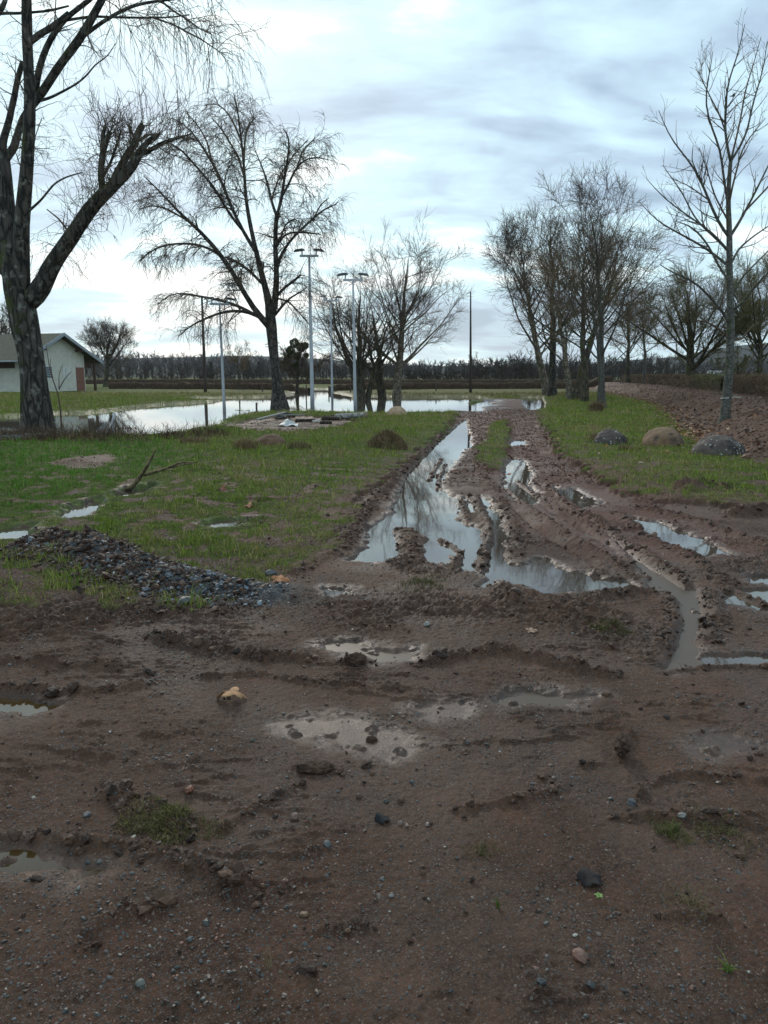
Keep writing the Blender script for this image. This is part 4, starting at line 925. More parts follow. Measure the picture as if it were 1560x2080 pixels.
# ------------------------------------------------------------------ the white house
M['render'] = simple('off_white_render', (.48, .47, .42), (.58, .57, .51), .85, 2.5, 60, .004, .2)
M['roof'] = simple('mossy_roof_tiles', (.045, .045, .030), (.085, .080, .055), .8, 6, 18, .03, .3)
M['dark_wood'] = simple('dark_stained_wood', (.055, .032, .022), (.085, .050, .035), .75, 5, 40, .003, .3, (1, 1, .15))
M['door_red'] = simple('faded_red_door', (.17, .075, .055), (.22, .10, .075), .6, 4, 30, .002, .3)
M['zinc'] = simple('zinc', (.20, .23, .27), (.30, .33, .36), .45, 6, 40, .001, .5, metal=.3)
M['glass_block'] = simple('glass_bricks', (.06, .08, .10), (.16, .20, .24), .25, 9, 30, .002, .5)
M['pale_board'] = simple('pale_board', (.50, .51, .50), (.58, .59, .57), .7, 3, 30, .001, .3)
def house():
    y0 = 66.0; ap = P(128, 677, y0); g = .10
    root = empty('house', (float(ap[0])-.55, y0, g), rad(-18)); tag(root, 'low white gabled building with mossy roof and red door behind the big trunk', 'building')
    hr = float(ap[2])-g; he = 3.05; W = 3.2; O = 4.75; Lh = 15.0; k = (hr-.12)/O; top = lambda y: hr-.14-abs(y)*(hr-2.62)/O
    a = Acc()                                            # walls: a closed pentagonal prism
    prof = [(-W, -.3), (W, -.3), (W, top(W)), (0, top(0)), (-W, top(-W))]
    V_ = [(0, y, z) for y, z in prof]+[(-Lh, y, z) for y, z in prof]
    T = [(0, 1, 2), (0, 2, 4), (4, 2, 3), (5, 7, 6), (5, 9, 7), (9, 8, 7)]
    a.add(V_, [(1, 0, 5, 6), (2, 1, 6, 7), (0, 4, 9, 5)], T); a.build('wall', M['render'], root, smooth=False)
    a = Acc(); sl = (hr-2.62)/O                           # roof: two thick slopes butting at the ridge
    for sgn in (-1, 1):
        V_ = []
        for x in (.75, -Lh-.5):
            for y in (0, sgn*O):
                z = hr-abs(y)*sl; V_ += [(x, y, z), (x, y, z-.13)]
        a.add(V_, [(0, 2, 6, 4), (1, 5, 7, 3), (0, 1, 3, 2), (4, 6, 7, 5), (2, 3, 7, 6)])
    rf = a.build('roof', M['roof'], root, smooth=False)
    a = Acc()
    for sgn in (-1, 1):                                    # barge boards on the gable edge
        V_ = []
        for x in (.752, .80):
            for y in (0, sgn*(O+.02)):
                z = hr-abs(y)*sl; V_ += [(x, y, z+.05), (x, y, z-.22)]
        a.add(V_, [(0, 2, 6, 4), (1, 5, 7, 3), (0, 1, 3, 2), (4, 6, 7, 5), (2, 3, 7, 6), (0, 4, 5, 1)])
    a.build('barge_board', M['zinc'], root, smooth=False)
    for sgn in (-1, 1):
        t = np.linspace(.85, -Lh-.5, 5); pt = np.stack([t, np.full(5, sgn*(O+.06)), np.full(5, hr-O*sl-.10)], 1)[None]
        a = Acc(); a.tubes(pt, np.full((1, 5), .06), 8, cap=True); a.build('gutter', M['zinc'], root)
    a = Acc(); a.box(.003, .05, 2.05, 3.05, -.02, 2.12); d = a.build('door', M['door_red'], root, smooth=False)
    a = Acc(); a.box(.05, .09, 2.12, 2.18, 1.0, 1.12); a.build('handle', M['zinc'], d, smooth=False)
    a = Acc()
    for x in np.arange(5):                                # a window of glass blocks with joints
        for z in np.arange(5): a.box(.004, .03, -1.75+x*.18, -1.75+x*.18+.155, 1.25+z*.18, 1.25+z*.18+.155)
    w = a.build('window', M['glass_block'], root, smooth=False)
    a = Acc(); a.box(.002, .012, -1.80, -.83, 1.20, 2.18); a.build('frame', M['pale_board'], w, smooth=False)
    a = Acc(); a.box(.003, .035, .35, 1.35, 1.2, 2.15); a.build('notice_board', M['pale_board'], root, smooth=False)
    for x in (.35, -3.2, -6.8, -10.4, -14.2):               # porch posts on the far side
        a = Acc(); a.box(x-.09, x+.09, 3.95, 4.13, -.3, hr-4.13*sl-.14); a.build('post', M['dark_wood'], root, smooth=False)
    a = Acc(); a.box(-.02, .10, W+.004, 3.94, 2.05, 2.62); a.build('porch_panel', M['dark_wood'], root, smooth=False)
    for y in (-2.2, 2.2):
        a = Acc(); a.box(.004, .74, y-.07, y+.07, hr-abs(y)*sl-.40, hr-abs(y)*sl-.22); a.build('purlin', M['dark_wood'], root, smooth=False)
    a = Acc(); a.tubes(np.array([[(.004, -.35, hr-.55), (.3, -.35, hr-.5), (.42, -.35, hr-.62)]]), np.array([[.03, .05, .11]]), 8, cap=True); a.build('lamp', M['zinc'], root)
    a = Acc()                                             # dark strip standing for the shade in the recess under the long eave
    a.box(-Lh, -1.6, -W-.05, -W-.003, 2.0, 2.55); a.build('recess_shade', M['dark_wood'], root, smooth=False)
house()

# ------------------------------------------------------------------ floodlight posts and plain poles
M['galv'] = simple('galvanised_steel', (.33, .35, .39), (.42, .44, .48), .45, 3, 60, .0005, .5, metal=.4)
M['lamp_case'] = simple('lamp_casing', (.05, .055, .06), (.09, .09, .10), .5, 8, 50, .001, .4)
M['pole_wood'] = simple('weathered_pole_wood', (.045, .036, .030), (.080, .066, .056), .85, 4, 30, .004, .2, (1, 1, .1))
def lamp_post(label, px, py, ptx, pty, wpx, hw=.40, ang=0.0, Yf=None):
    z0 = WL-.25; x, y = G(px, py, WL); x = float(x); y = float(y) if Yf is None else Yf
    q = P(px, py, y); x = float(q[0]); tp = P(ptx, pty, y)
    root = empty('lamp_post', (x, y, WL), ang); tag(root, label, 'lamp post', 'floodlight posts round the flooded pitch')
    h = float(tp[2])-WL; lx = float(tp[0])-x; r0 = wpx/2*y/F
    c, s_ = math.cos(-ang), math.sin(-ang); lx, ly = lx*c, lx*s_
    t = np.linspace(0, 1, 8); pt = np.stack([lx*t, ly*t, -.3+(h+.3)*t], 1)
    a = Acc(); a.tubes(pt[None], (r0*(1-.55*t))[None], 12, cap=True); a.build('pole', M['galv'], root)
    a = Acc(); a.box(lx-hw, lx+hw, ly-.045, ly+.045, h, h+.09); a.build('crossbar', M['galv'], root, smooth=False)
    for sg in (-1, 1):
        cx = lx+sg*(hw+.02); a = Acc(); tilt = rad(8*sg); cc, ss = math.cos(tilt), math.sin(tilt)
        R_ = np.array([[cc, 0, ss], [0, 1, 0], [-ss, 0, cc]]); Mx = (R_, np.array([cx, ly, h+.27]))
        V_ = []; 
        for (x_, y_, z_) in ((-.24, -.16, -.025), (.24, -.16, -.025), (.24, .16, -.025), (-.24, .16, -.025), (-.15, -.12, .05), (.15, -.12, .05), (.15, .12, .05), (-.15, .12, .05)): V_.append((x_, y_, z_))
        V_ = np.array(V_) @ R_.T + Mx[1]
        a.add(V_, [(0, 3, 2, 1), (4, 5, 6, 7), (0, 1, 5, 4), (1, 2, 6, 5), (2, 3, 7, 6), (3, 0, 4, 7)])
        f_ = a.build('floodlight', M['lamp_case'], root, smooth=False)
        a = Acc(); a.box(cx-.03-sg*.12, cx+.03-sg*.12, ly-.03, ly+.03, h+.09, h+.25); a.build('bracket', M['galv'], f_, smooth=False)
lamp_post('tallest galvanised floodlight post, right beside the weeping tree', 635, 836, 628, 522, 9)
lamp_post('floodlight post in front of the bushy tree in the flood', 722, 837, 717, 571, 7.5, .42)
lamp_post('thin floodlight post farther out in the water on a muddy islet', 675, 815, 672, 612, 5, .5, .5)
lamp_post('floodlight post in the water left of the weeping tree', 456, 836, 446, 620, 7, .42, .3)
def plain_pole(label, px, Y, ptx, pty, w0, w1):
    x, _, _ = P(px, 790, Y); z = zat(x, Y); tp = P(ptx, pty, Y); t = np.linspace(0, 1, 6)
    a = Acc((x, Y, z)); pt = np.stack([x+(tp[0]-x)*t, np.full(6, Y), z-.3+(tp[2]-z+.3)*t], 1)
    a.tubes(pt[None], ((w0+(w1-w0)*t)/2*Y/F)[None], 10, cap=True); o = a.build('wooden_pole', M['pole_wood']); o.location = (x, Y, z)
    tag(o, label, 'pole', 'bare wooden poles by the flood')
plain_pole('bare wooden pole beyond the water to the left of the weeping tree', 417, 62, 410, 603, 7, 4)
plain_pole('bare dark pole standing alone between the two groups of trees', 956, 62, 956, 593, 6, 2.6)
def post(label, px, py, top, w, mat, lean=0, group=None, name='fence_post', Y=None):
    x, y, z = ground(px, py)
    if Y: y = Y; x = float(P(px, py, y)[0]); z = WL
    tp = P(px+lean, top, y); t = np.linspace(0, 1, 4)
    a = Acc((x, y, z)); pt = np.stack([x+(tp[0]-x)*t, np.full(4, y), z-.25+(tp[2]-z+.25)*t], 1)
    a.tubes(pt[None], np.full((1, 4), w/2*y/F), 7, cap=True, bump=.05); o = a.build(name, mat); o.location = (x, y, z); tag(o, label, 'post', group)
for i, (px, py, top, lb) in enumerate(((622, 812, 782, 'dark fence post in the gap of the far hedge beside the tallest floodlight'), (668, 799, 784, 'dark fence post at the right end of the flooded gap in the hedge'), (712, 800, 785, 'thin fence post between the second floodlight and the far hedge'), (886, 796, 781, 'thin post before the far hedge right of the pale trunk'), (533, 798, 784, 'thin post before the far hedge left of the weeping tree'))):
    post(lb, px, py, top, 2.6, M['pole_wood'], group='thin fence posts before the far hedge', Y=(56 if i == 0 else 66))
post('short stub of a post at the water edge left of the weeping tree', 521, 838, 818, 4, M['pole_wood'], name='post_stub')
post('grey stake leaning to the right among the dry undergrowth', 218, 878, 838, 4.5, M['galv'], lean=15, name='leaning_stake')

# ------------------------------------------------------------------ stone domes
def stone_mat(name, c1, c2, lichen=None, dark=None, amt=.55):
    m, nt, N, L, b = nodes(name); v = obj_vec(nt); n = mk_noise(nt, 5, 6, .65, v); n2 = mk_noise(nt, 60, 5, .7, v)
    col = ramp(nt, n.outputs[0], [(.35, c1), (.65, c2)])
    if dark:
        ge = N.new('ShaderNodeNewGeometry'); n3 = mk_noise(nt, 3, 5, .65, v); col = mixc(nt, mth(nt, 'MULTIPLY', mth(nt, 'SUBTRACT', n3.outputs[0], 1-amt), 8, True), col, dark)
    if lichen:
        vo = N.new('ShaderNodeTexVoronoi'); vo.inputs['Scale'].default_value = 16; L.new(v, vo.inputs['Vector']); sc = N.new('ShaderNodeSeparateColor'); L.new(vo.outputs['Color'], sc.inputs[0])
        rr_ = mth(nt, 'ADD', .12, mth(nt, 'MULTIPLY', sc.outputs[1], .22)); nn = mth(nt, 'ADD', vo.outputs['Distance'], mth(nt, 'MULTIPLY', mth(nt, 'SUBTRACT', n2.outputs[0], .5), .25))
        f_ = mth(nt, 'MULTIPLY', mth(nt, 'LESS_THAN', nn, rr_), mth(nt, 'GREATER_THAN', sc.outputs[0], .45)); col = mixc(nt, mth(nt, 'MULTIPLY', f_, .85), col, lichen)
    L.new(col, b.inputs['Base Color']); b.inputs['Roughness'].default_value = .85; b.inputs['Specular IOR Level'].default_value = .3
    bump(nt, b, mth(nt, 'ADD', n2.outputs[0], n.outputs[0]), .012); return m
def dome(label, px, py, wpx, hpx, mat, seed, sq=1.0):
    x, y, z = ground(px, py); r = wpx/2*y/F; y = y+r*.7; z = zat(x, y)-.02; h = hpx*y/F
    rng = np.random.default_rng(seed); n, mm = 40, 22; V_ = []
    for i in range(mm+1):
        ph = (i/mm)*(math.pi/2+.25)
        for j in range(n):
            th = 2*math.pi*j/n; V_.append((math.sin(ph)*math.cos(th), math.sin(ph)*math.sin(th)*sq, math.cos(ph)))
    V_ = np.array(V_); d = 1+.09*fbm(V_[:, 0]+seed, V_[:, 1]+V_[:, 2], .7, 3, seed)+.012*fbm(V_[:, 0]*1+seed, V_[:, 1]*1+V_[:, 2]*.7, .12, 3, seed+4)
    V_ = V_*d[:, None]*np.array([r, r, h*1.02]); q = [(i*n+j, i*n+(j+1) % n, (i+1)*n+(j+1) % n, (i+1)*n+j) for i in range(mm) for j in range(n)]
    o = mesh_np('stone_dome', V_, [t[::-1] for t in q], mat); o.location = (x, y, z); tag(o, label, 'stone', 'rounded stones along the verges'); return (x, y, z, r, h)
sm_tan = stone_mat('tan_sandstone', (.16, .095, .058), (.25, .16, .10), dark=(.07, .05, .042), amt=.52); sm_tan2 = stone_mat('light_tan_stone', (.30, .20, .13), (.42, .30, .20))
sm_dark = stone_mat('dark_lichened_stone', (.055, .045, .042), (.13, .10, .085), lichen=(.36, .36, .34), dark=(.025, .022, .022), amt=.5); sm_soil = stone_mat('soil_stained_stone', (.10, .055, .036), (.16, .095, .062))
dome('big dark rounded stone speckled with white lichen, in front of the young tree', 1474, 925, 106, 38, sm_dark, 1)
dome('smooth tan rounded stone between the two dark ones', 1356, 905, 84, 36, sm_tan, 2)
dome('dark mossy rounded stone with dry grass round it, left of the tan one', 1246, 903, 66, 28, sm_dark, 3)
dome('pale tan rounded stone at the water edge near the track', 806, 843, 42, 17, sm_tan2, 4)
dome('low rounded stone half sunk in the grass between dry tufts', 546, 904, 64, 22, sm_soil, 5)

STONE_FEET = [(1474, 106), (1356, 84), (1246, 66)]
# ------------------------------------------------------------------ logs, planks and rubbish on the bare slab
M['birch_bark'] = bark('peeling_birch_bark', (.16, .15, .14), (.50, .48, .45), None, zs=1, scale=9, bd=.006); M['log'] = bark('dark_wet_log', (.03, .024, .02), (.075, .058, .045), None, zs=.8, scale=8, bd=.01)
M['plank'] = simple('weathered_plank', (.17, .17, .155), (.27, .27, .25), .8, 6, 40, .003, .3); M['cut'] = simple('sawn_wood', (.20, .15, .10), (.30, .23, .16), .8, 20, 60, .002, .2)
def log(name, label, a_, b_2, wpx, mat, cat='log', zlift=0.0, flat=False, end=True):
    x1, y1, z1 = ground(*a_); x2, y2, z2 = ground(*b_2); r = wpx/2*((y1+y2)/2)/F; y2 = y1+(y2-y1)*.5 if not flat else y2
    z1 = zat(x1, y1)+r*.9+zlift; z2 = zat(x2, y2)+r*.9+zlift; o = np.array([(x1+x2)/2, (y1+y2)/2, (z1+z2)/2])
    t = np.linspace(0, 1, 9)[:, None]; p = np.array([x1, y1, z1])*(1-t)+np.array([x2, y2, z2])*t
    A = Acc(o)
    if flat:
        d = unit(p[-1]-p[0]); n_ = unit(np.cross(d, [0, 0, 1])); hw, ht = r, .02; V_ = []
        for q in (p[0], p[-1]):
            for s1 in (-1, 1):
                for s2 in (-1, 1): V_.append(q+n_*hw*s1+np.array([0, 0, 1])*ht*s2)
        A.add(V_, [(0, 1, 3, 2), (4, 6, 7, 5), (0, 4, 5, 1), (2, 3, 7, 6), (1, 5, 7, 3), (0, 2, 6, 4)]); ob = A.build(name, mat, smooth=False)
    else:
        A.tubes(p[None], np.full((1, 9), r), 14, bump=.04, seed=int(a_[0])); ob = A.build(name, mat)
        for q, sg in ((p[0], -1), (p[-1], 1)):
            E = Acc(o); d = unit(p[-1]-p[0])*sg; E.tubes(np.array([[q-d*.01, q+d*.012]]), np.full((1, 2), r*.96), 14, cap=True); E.build('cut_end', M['cut'], ob)
    ob.location = tuple(o); tag(ob, label, cat)
log('birch_log', 'thick peeling birch log with white bark at the right of the slab', (684, 852), (742, 852), 13, M['birch_bark'])
log('birch_log', 'short pale birch log piece among the planks', (560, 851), (581, 848), 8, M['birch_bark'])
log('log', 'long dark log touching the thick birch log', (655, 853), (690, 855), 8, M['log'])
log('log', 'small dark log lying in front of the dark long one', (650, 861), (674, 861), 6, M['log'])
log('log', 'dark thin log between the planks and the birch log', (600, 857), (642, 855), 6, M['log'])
log('log', 'dark rotten log behind the short birch piece', (566, 845), (600, 843), 8, M['log'])
log('plank', 'long pale plank slanting down to the left', (523, 858), (580, 843), 7, M['plank'], 'plank', .05, True)
log('plank', 'grey plank lying level over the logs', (566, 851), (618, 850), 5, M['plank'], 'plank', .10, True)
log('white_block', 'small white offcut lying before the dark thin log', (636, 859), (650, 858), 5, M['pale_board'], 'block', .03, True)
def sheet_scrap():
    x, y, z = ground(586, 866); n = 16; V_ = []
    for i in range(n):
        for j in range(n):
            u, v = i/(n-1), j/(n-1); V_.append(((u-.5)*.62*(1-.3*v), (v-.5)*.9, .17*math.exp(-((u-.35)**2+(v-.6)**2)*9)+.03*math.sin(u*11)*math.sin(v*9+1)+.03))
    q = [(i*n+j, (i+1)*n+j, (i+1)*n+j+1, i*n+j+1) for i in range(n-1) for j in range(n-1)]
    o = mesh_np('plastic_sheet', np.array(V_), q, simple('white_plastic', (.32, .34, .34), (.42, .43, .43), .35, 4, 20, .01, .5)); o.location = (x, y+.3, z)
    md = o.modifiers.new('s', 'SOLIDIFY'); md.thickness = .004; tag(o, 'crumpled white plastic sheet beside the planks', 'plastic sheet')
sheet_scrap()
def branch(name, label, chains, mat, nsub=3.0, lift=.04, Y=None, seed=3, tw=M['twig'], subl=.35):
    rng = np.random.default_rng(seed); A = Acc(); lim = []
    base = None; ys = None
    for ch in chains:
        a_ = np.array(ch, float); x0, y0, z0 = ground(a_[0, 0], a_[0, 1]) if base is None else (0, base[1], 0)
        p3 = P(a_[:, 0], a_[:, 1], np.full(len(a_), y0)); 
        if base is None: base = (float(p3[0, 0]), y0, z0); p3[0, 2] = z0+.01
        q = resample(np.column_stack([p3, a_[:, 2]/2/F*y0]), 12); q[:, 1] += np.linspace(0, 1, 12)*rng.uniform(-.3, .5)
        A.tubes(q[None, :, :3], q[None, :, 3], 7, cap=True, bump=.08, seed=seed); lim.append((q[:, :3], q[:, 3]))
    Pt = np.stack([l[0] for l in lim]); R = np.stack([l[1] for l in lim])
    S, D, r, t, _ = spawn(rng, Pt, R, nsub, .25, 1, 50, 15); Pn, Rn = grow(rng, S, D, rng.uniform(.3, 1, len(S))*subl, np.minimum(r*.5, .008), 5, .25, .05, .3); A.tubes(Pn, Rn, 3)
    S, D, r, t, _ = spawn(rng, Pn, Rn, 8, .25, 1, 45, 15); P2, R2 = grow(rng, S, D, rng.uniform(.3, 1, len(S))*subl*.4, np.full(len(S), .003), 3, .2, 0, .5); A.tubes(P2, R2, 3)
    A.o = np.array(base); A.V = [v-A.o for v in A.V]; o = A.build(name, mat); o.location = base; tag(o, label, 'branch' if 'branch' in name else 'sapling')
M['mossy_branch'] = bark('mossy_branch_bark', (.10, .08, .05), (.22, .18, .11), (.17, .14, .035), zs=.5, scale=14, bd=.005)
branch('fallen_branch', 'mossy fallen branch forking up out of the small puddle in the grass', [[(258, 998, 11), (275, 984, 9), (292, 962, 8), (308, 940, 6), (318, 925, 5), (326, 908, 3)], [(292, 965, 7), (315, 958, 6), (340, 952, 5), (360, 940, 5), (385, 936, 4), (402, 938, 2)], [(345, 950, 5), (365, 946, 4), (380, 947, 3)]], M['mossy_branch'], 2.2)
branch('sapling', 'spindly young shoot with a forked top in front of the white house', [[(126, 880, 4), (125, 840, 3.5), (122, 800, 3), (120, 790, 2.5), (108, 768, 2), (104, 735, 1.6), (100, 700, 1)], [(120, 790, 2.2), (134, 768, 1.6), (148, 755, 1)], [(120, 792, 2), (114, 760, 1.4), (118, 740, 1)], [(108, 768, 1.8), (100, 750, 1.3), (98, 728, .8)]], M['twig'], 1.5)
# ------------------------------------------------------------------ hedges
M['hedge_core'] = simple('hedge_core', (.045, .030, .020), (.085, .058, .040), .9, 3, 12, .05, .1)
def hedge(label, pts, height, thick, seed, cols, n_m, leaf=.05, tw=.008, mat_t='twig_brown', group=None, up=.8, leafn=1.0):
    rng = np.random.default_rng(seed); pts = np.array(pts, float); n = 60; q = resample(pts, n); zz = look(ZZ, q[:, 0], q[:, 1])
    o = (float(q[0, 0]), float(q[0, 1]), float(zz[0])); root = empty('hedge', o); tag(root, label, 'hedge', group)
    d = unit(np.gradient(q, axis=0)); nn = np.stack([-d[:, 1], d[:, 0]], 1); A = Acc(o); V_ = []
    prof = [(-.42, -.1), (-.44, .5), (-.36, .88), (0, .93), (.36, .88), (.44, .5), (.42, -.1)]
    for i in range(n):
        hh = height*(1+.16*pn(np.array([i*.37+seed]), np.array([seed*1.7]), 7)[0]+.05*rng.normal())
        for (u, v) in prof: V_.append((q[i, 0]+nn[i, 0]*u*thick, q[i, 1]+nn[i, 1]*u*thick, zz[i]+v*hh))
    m = len(prof); A.add(V_, [(i*m+j, i*m+j+1, (i+1)*m+j+1, (i+1)*m+j) for i in range(n-1) for j in range(m-1)]); A.build('core', M['hedge_core'], root)
    L_ = np.linalg.norm(np.diff(q, axis=0), axis=1).sum(); N_ = int(L_*n_m)
    t = rng.uniform(0, n-1.001, N_); i = t.astype(int); fr = (t-i)[:, None]; c = q[i]*(1-fr)+q[i+1]*fr; cz = zz[i]*(1-fr[:, 0])+zz[i+1]*fr[:, 0]; w = nn[i]
    side = rng.uniform(-1, 1, N_); side = np.sign(side)*np.abs(side)**.4*.5; v = rng.uniform(0, .9, N_)
    S = np.column_stack([c+w*(side*thick*.85)[:, None], cz+v*height]); D = np.column_stack([w*side[:, None]*1.2, np.full(N_, up)])+rng.normal(0, .35, (N_, 3))
    Pn, Rn = grow(rng, S, D, rng.uniform(.12, .34, N_)*height, np.full(N_, tw), 3, .2, .05, .4); A = Acc(o); A.tubes(Pn, Rn, 3); A.build('twigs', M[mat_t], root)
    A = Acc(o); k = int(N_*leafn); pk = Pn[rng.integers(0, N_, k), rng.integers(0, 4, k)]; a = unit(rng.normal(0, 1, (k, 3))); b = unit(np.cross(a, rng.normal(0, 1, (k, 3)))); sz = leaf*rng.uniform(.5, 1.3, (k, 1))
    V_ = np.stack([pk-a*sz, pk+b*sz*.6, pk+a*sz, pk-b*sz*.6], 1).reshape(-1, 3); col = np.asarray(cols)[rng.integers(0, len(cols), k)]*rng.uniform(.6, 1.3, (k, 1)); A.add(V_, np.arange(k*4).reshape(k, 4), col=np.repeat(col, 4, 0)); A.build('leaves', M['leafy'], root, smooth=False)
def at(px, Y): return (float(P(px, 780, Y)[0]), Y)
BR = [(.115, .068, .042), (.16, .098, .060), (.07, .045, .03), (.11, .08, .045)]; GN = [(.07, .12, .025), (.09, .13, .03), (.055, .085, .02)]
hedge('long low brown hedge beyond the flood, from the house to the gap', [at(225, 78), at(420, 76), at(628, 74)], .66, 1.0, 1, BR, 90, .05, .014, group='clipped hedges bounding the pitch')
hedge('long low hedge beyond the flood, from the gap to the clump of trees', [at(668, 74), at(900, 76), at(1240, 80)], .66, 1.0, 2, BR+GN[:1], 90, .05, .014, group='clipped hedges bounding the pitch')
hedge('thin second hedge line across the field behind the wooden pole', [at(-150, 118), at(500, 116), at(1300, 112)], .75, 1.2, 3, BR, 50, .07, .02, group='clipped hedges bounding the pitch')
def hl(u, y0, y1): return [(float(np.interp(y, BANKLINE[:, 1], BANKLINE[:, 0]))+u, y) for y in np.linspace(y0, y1, 8)]
hedge('near brown clipped hedge along the top of the earth bank', hl(1.5, 16, 37), .85, 1.0, 4, BR+[(.10, .05, .03)], 520, .035, .006, group='clipped hedges along the earth bank')
hedge('short bushy green piece of hedge spilling onto the bank', hl(1.5, 38.2, 45), .85, 1.4, 5, GN, 420, .045, .007, 'twig_green', group='clipped hedges along the earth bank')
hedge('far brown clipped hedge running back beside the bank', hl(1.8, 46, 80), .85, 1.1, 6, BR+GN[:1], 260, .05, .009, group='clipped hedges along the earth bank')

# ------------------------------------------------------------------ far woods, single far trees, far buildings
M['far_twig'] = simple('far_twig', (.035, .028, .024), (.06, .048, .038), .9, 1, 5, .01, .1)
def wood(name, label, spec, seed, thin=.07, mat='far_twig'):
    rng = np.random.default_rng(seed); A = Acc()
    for (x0, x1, y0, y1, n, h0, h1) in spec:
        x = rng.uniform(x0, x1, n); y = rng.uniform(y0, y1, n); z = look(ZZ, x, y); h = rng.uniform(h0, h1, n)*(1+.25*pn(x/18, y/18, 5))
        S = np.column_stack([x, y, z-.3]); Pn, Rn = grow(rng, S, np.tile([0, 0, 1.0], (n, 1))+rng.normal(0, .06, (n, 3)), h, h*.022, 4, .06, 0, .3); A.tubes(Pn, Rn, 4)
        src = (Pn, Rn); 
        for (cnt, L_, an, r_) in ((11, .48, 45, thin*1.2), (5, .22, 38, thin)):
            idx = np.repeat(np.arange(len(src[0])), cnt); m = len(idx); t = rng.uniform(.12, 1, m); K = src[0].shape[1]-1; k = np.minimum((t*K).astype(int), K-1); fr = (t*K-k)[:, None]
            S = src[0][idx, k]*(1-fr)+src[0][idx, k+1]*fr; tg = unit(src[0][idx, k+1]-src[0][idx, k]); q = unit(np.cross(tg, rng.normal(0, 1, (m, 3)))); a = np.radians(rng.normal(an, 14, m))[:, None]
            hh = h[idx] if cnt == 11 else h[np.repeat(np.arange(n), 11)][idx]
            if cnt == 11: h1_ = None
            Pn, Rn = grow(rng, S, tg*np.cos(a)+q*np.sin(a), L_*hh*rng.uniform(.5, 1.1, m)*(1-.3*t), np.full(m, r_), 3, .12, .12, .4); A.tubes(Pn, Rn, 3); src = (Pn, Rn)
    o = A.build(name, M[mat]); tag(o, label, 'wood', None, 'stuff'); return o
wood('far_woodland', 'band of bare brown woodland closing off the fields at the horizon', [
    (-175, 60, 255, 330, 620, 3.0, 5.6), (40, 110, 250, 330, 190, 2.6, 4.6), (110, 210, 250, 330, 200, 1.6, 2.8), (20, 75, 170, 215, 100, 3.5, 6.0)], 71, .05)
wood('far_scrub', 'low scrub and bare bushes behind the far hedges', [(-110, 40, 128, 165, 420, 1.0, 2.1), (5, 60, 122, 160, 220, 1.2, 2.4), (60, 120, 122, 160, 180, .8, 1.4)], 72, .03)
wood('far_hill_woods', 'woods on the distant low hills', [(-420, -60, 560, 760, 520, 8, 14), (60, 420, 620, 800, 460, 6, 12), (-80, 90, 560, 760, 200, 6, 9)], 73, .16)
GF = 'single bare trees far beyond the field hedges'
for i, (px, top, Y, w, lb) in enumerate(((1065, 722, 135, 70, 'dark bushy far tree at the left foot of the clump of trees'), (1022, 722, 170, 50, 'taller pale far tree left of the dark bushy one'), (863, 745, 150, 26, 'small round far tree midway between flood trees and pole'), (830, 748, 160, 30, 'rounded far tree just right of the pale flood trunk'), (968, 738, 165, 44, 'broad far tree just right of the wooden pole'))):
    auto_tree('field_tree', lb, GF, px, 775, top, w, 4, 80+i, M['bark_oak'], M['far_twig'], 'vase', fork=.15, minr=.035, dens=.8, Yf=Y, nl=10)
def conifer(label, px, top, Y, w, seed):
    x = float(P(px, 770, Y)[0]); z = zat(x, Y); h = float(P(px, top, Y)[2])-z; rng = np.random.default_rng(seed); o = (x, Y, z); r = empty('conifer', o); tag(r, label, 'tree', 'dark conifers on the far rise')
    A = Acc(o); A.tubes(np.array([[[x, Y, z-.3], [x, Y, z+h*.95]]]), np.array([[h*.025, .02]]), 6); A.build('trunk', M['bark_oak'], r)
    n = 1500; t = rng.uniform(.12, 1, n); rr = w/2*Y/F*(1-t)**.8*rng.uniform(.3, 1, n)**.5; a = rng.uniform(0, 6.28, n); p = np.stack([x+rr*np.cos(a), Y+rr*np.sin(a), z+h*t], 1)
    A = Acc(o); d1 = unit(np.stack([np.cos(a), np.sin(a), -.3+0*a], 1)+rng.normal(0, .3, (n, 3))); d2 = unit(np.cross(d1, rng.normal(0, 1, (n, 3)))); sz = .45*rng.uniform(.5, 1.2, (n, 1))
    V_ = np.stack([p-d1*sz, p+d2*sz*.35, p+d1*sz, p-d2*sz*.35], 1).reshape(-1, 3); col = np.array([.018, .028, .014])*rng.uniform(.6, 1.5, (n, 1)); A.add(V_, np.arange(4*n).reshape(n, 4), col=np.repeat(col, 4, 0)); A.build('crown', M['leafy'], r, smooth=False)
for i, (px, top, w, lb) in enumerate(((429, 735, 14, 'pointed far conifer right of the wooden pole'), (505, 733, 26, 'broad far conifer right of the lone sapling'), (527, 736, 20, 'far conifer close left of the weeping trunk'), (620, 744, 14, 'far conifer showing under the mistletoe tree'))):
    conifer(lb, px, top, 300, w, 90+i)
M['white_wall'] = simple('white_wall', (.62, .60, .55), (.70, .68, .62), .8, .5, 3, .01, .2); M['grey_roof'] = simple('grey_roof', (.16, .17, .19), (.22, .23, .25), .7, .5, 3, .01, .3)
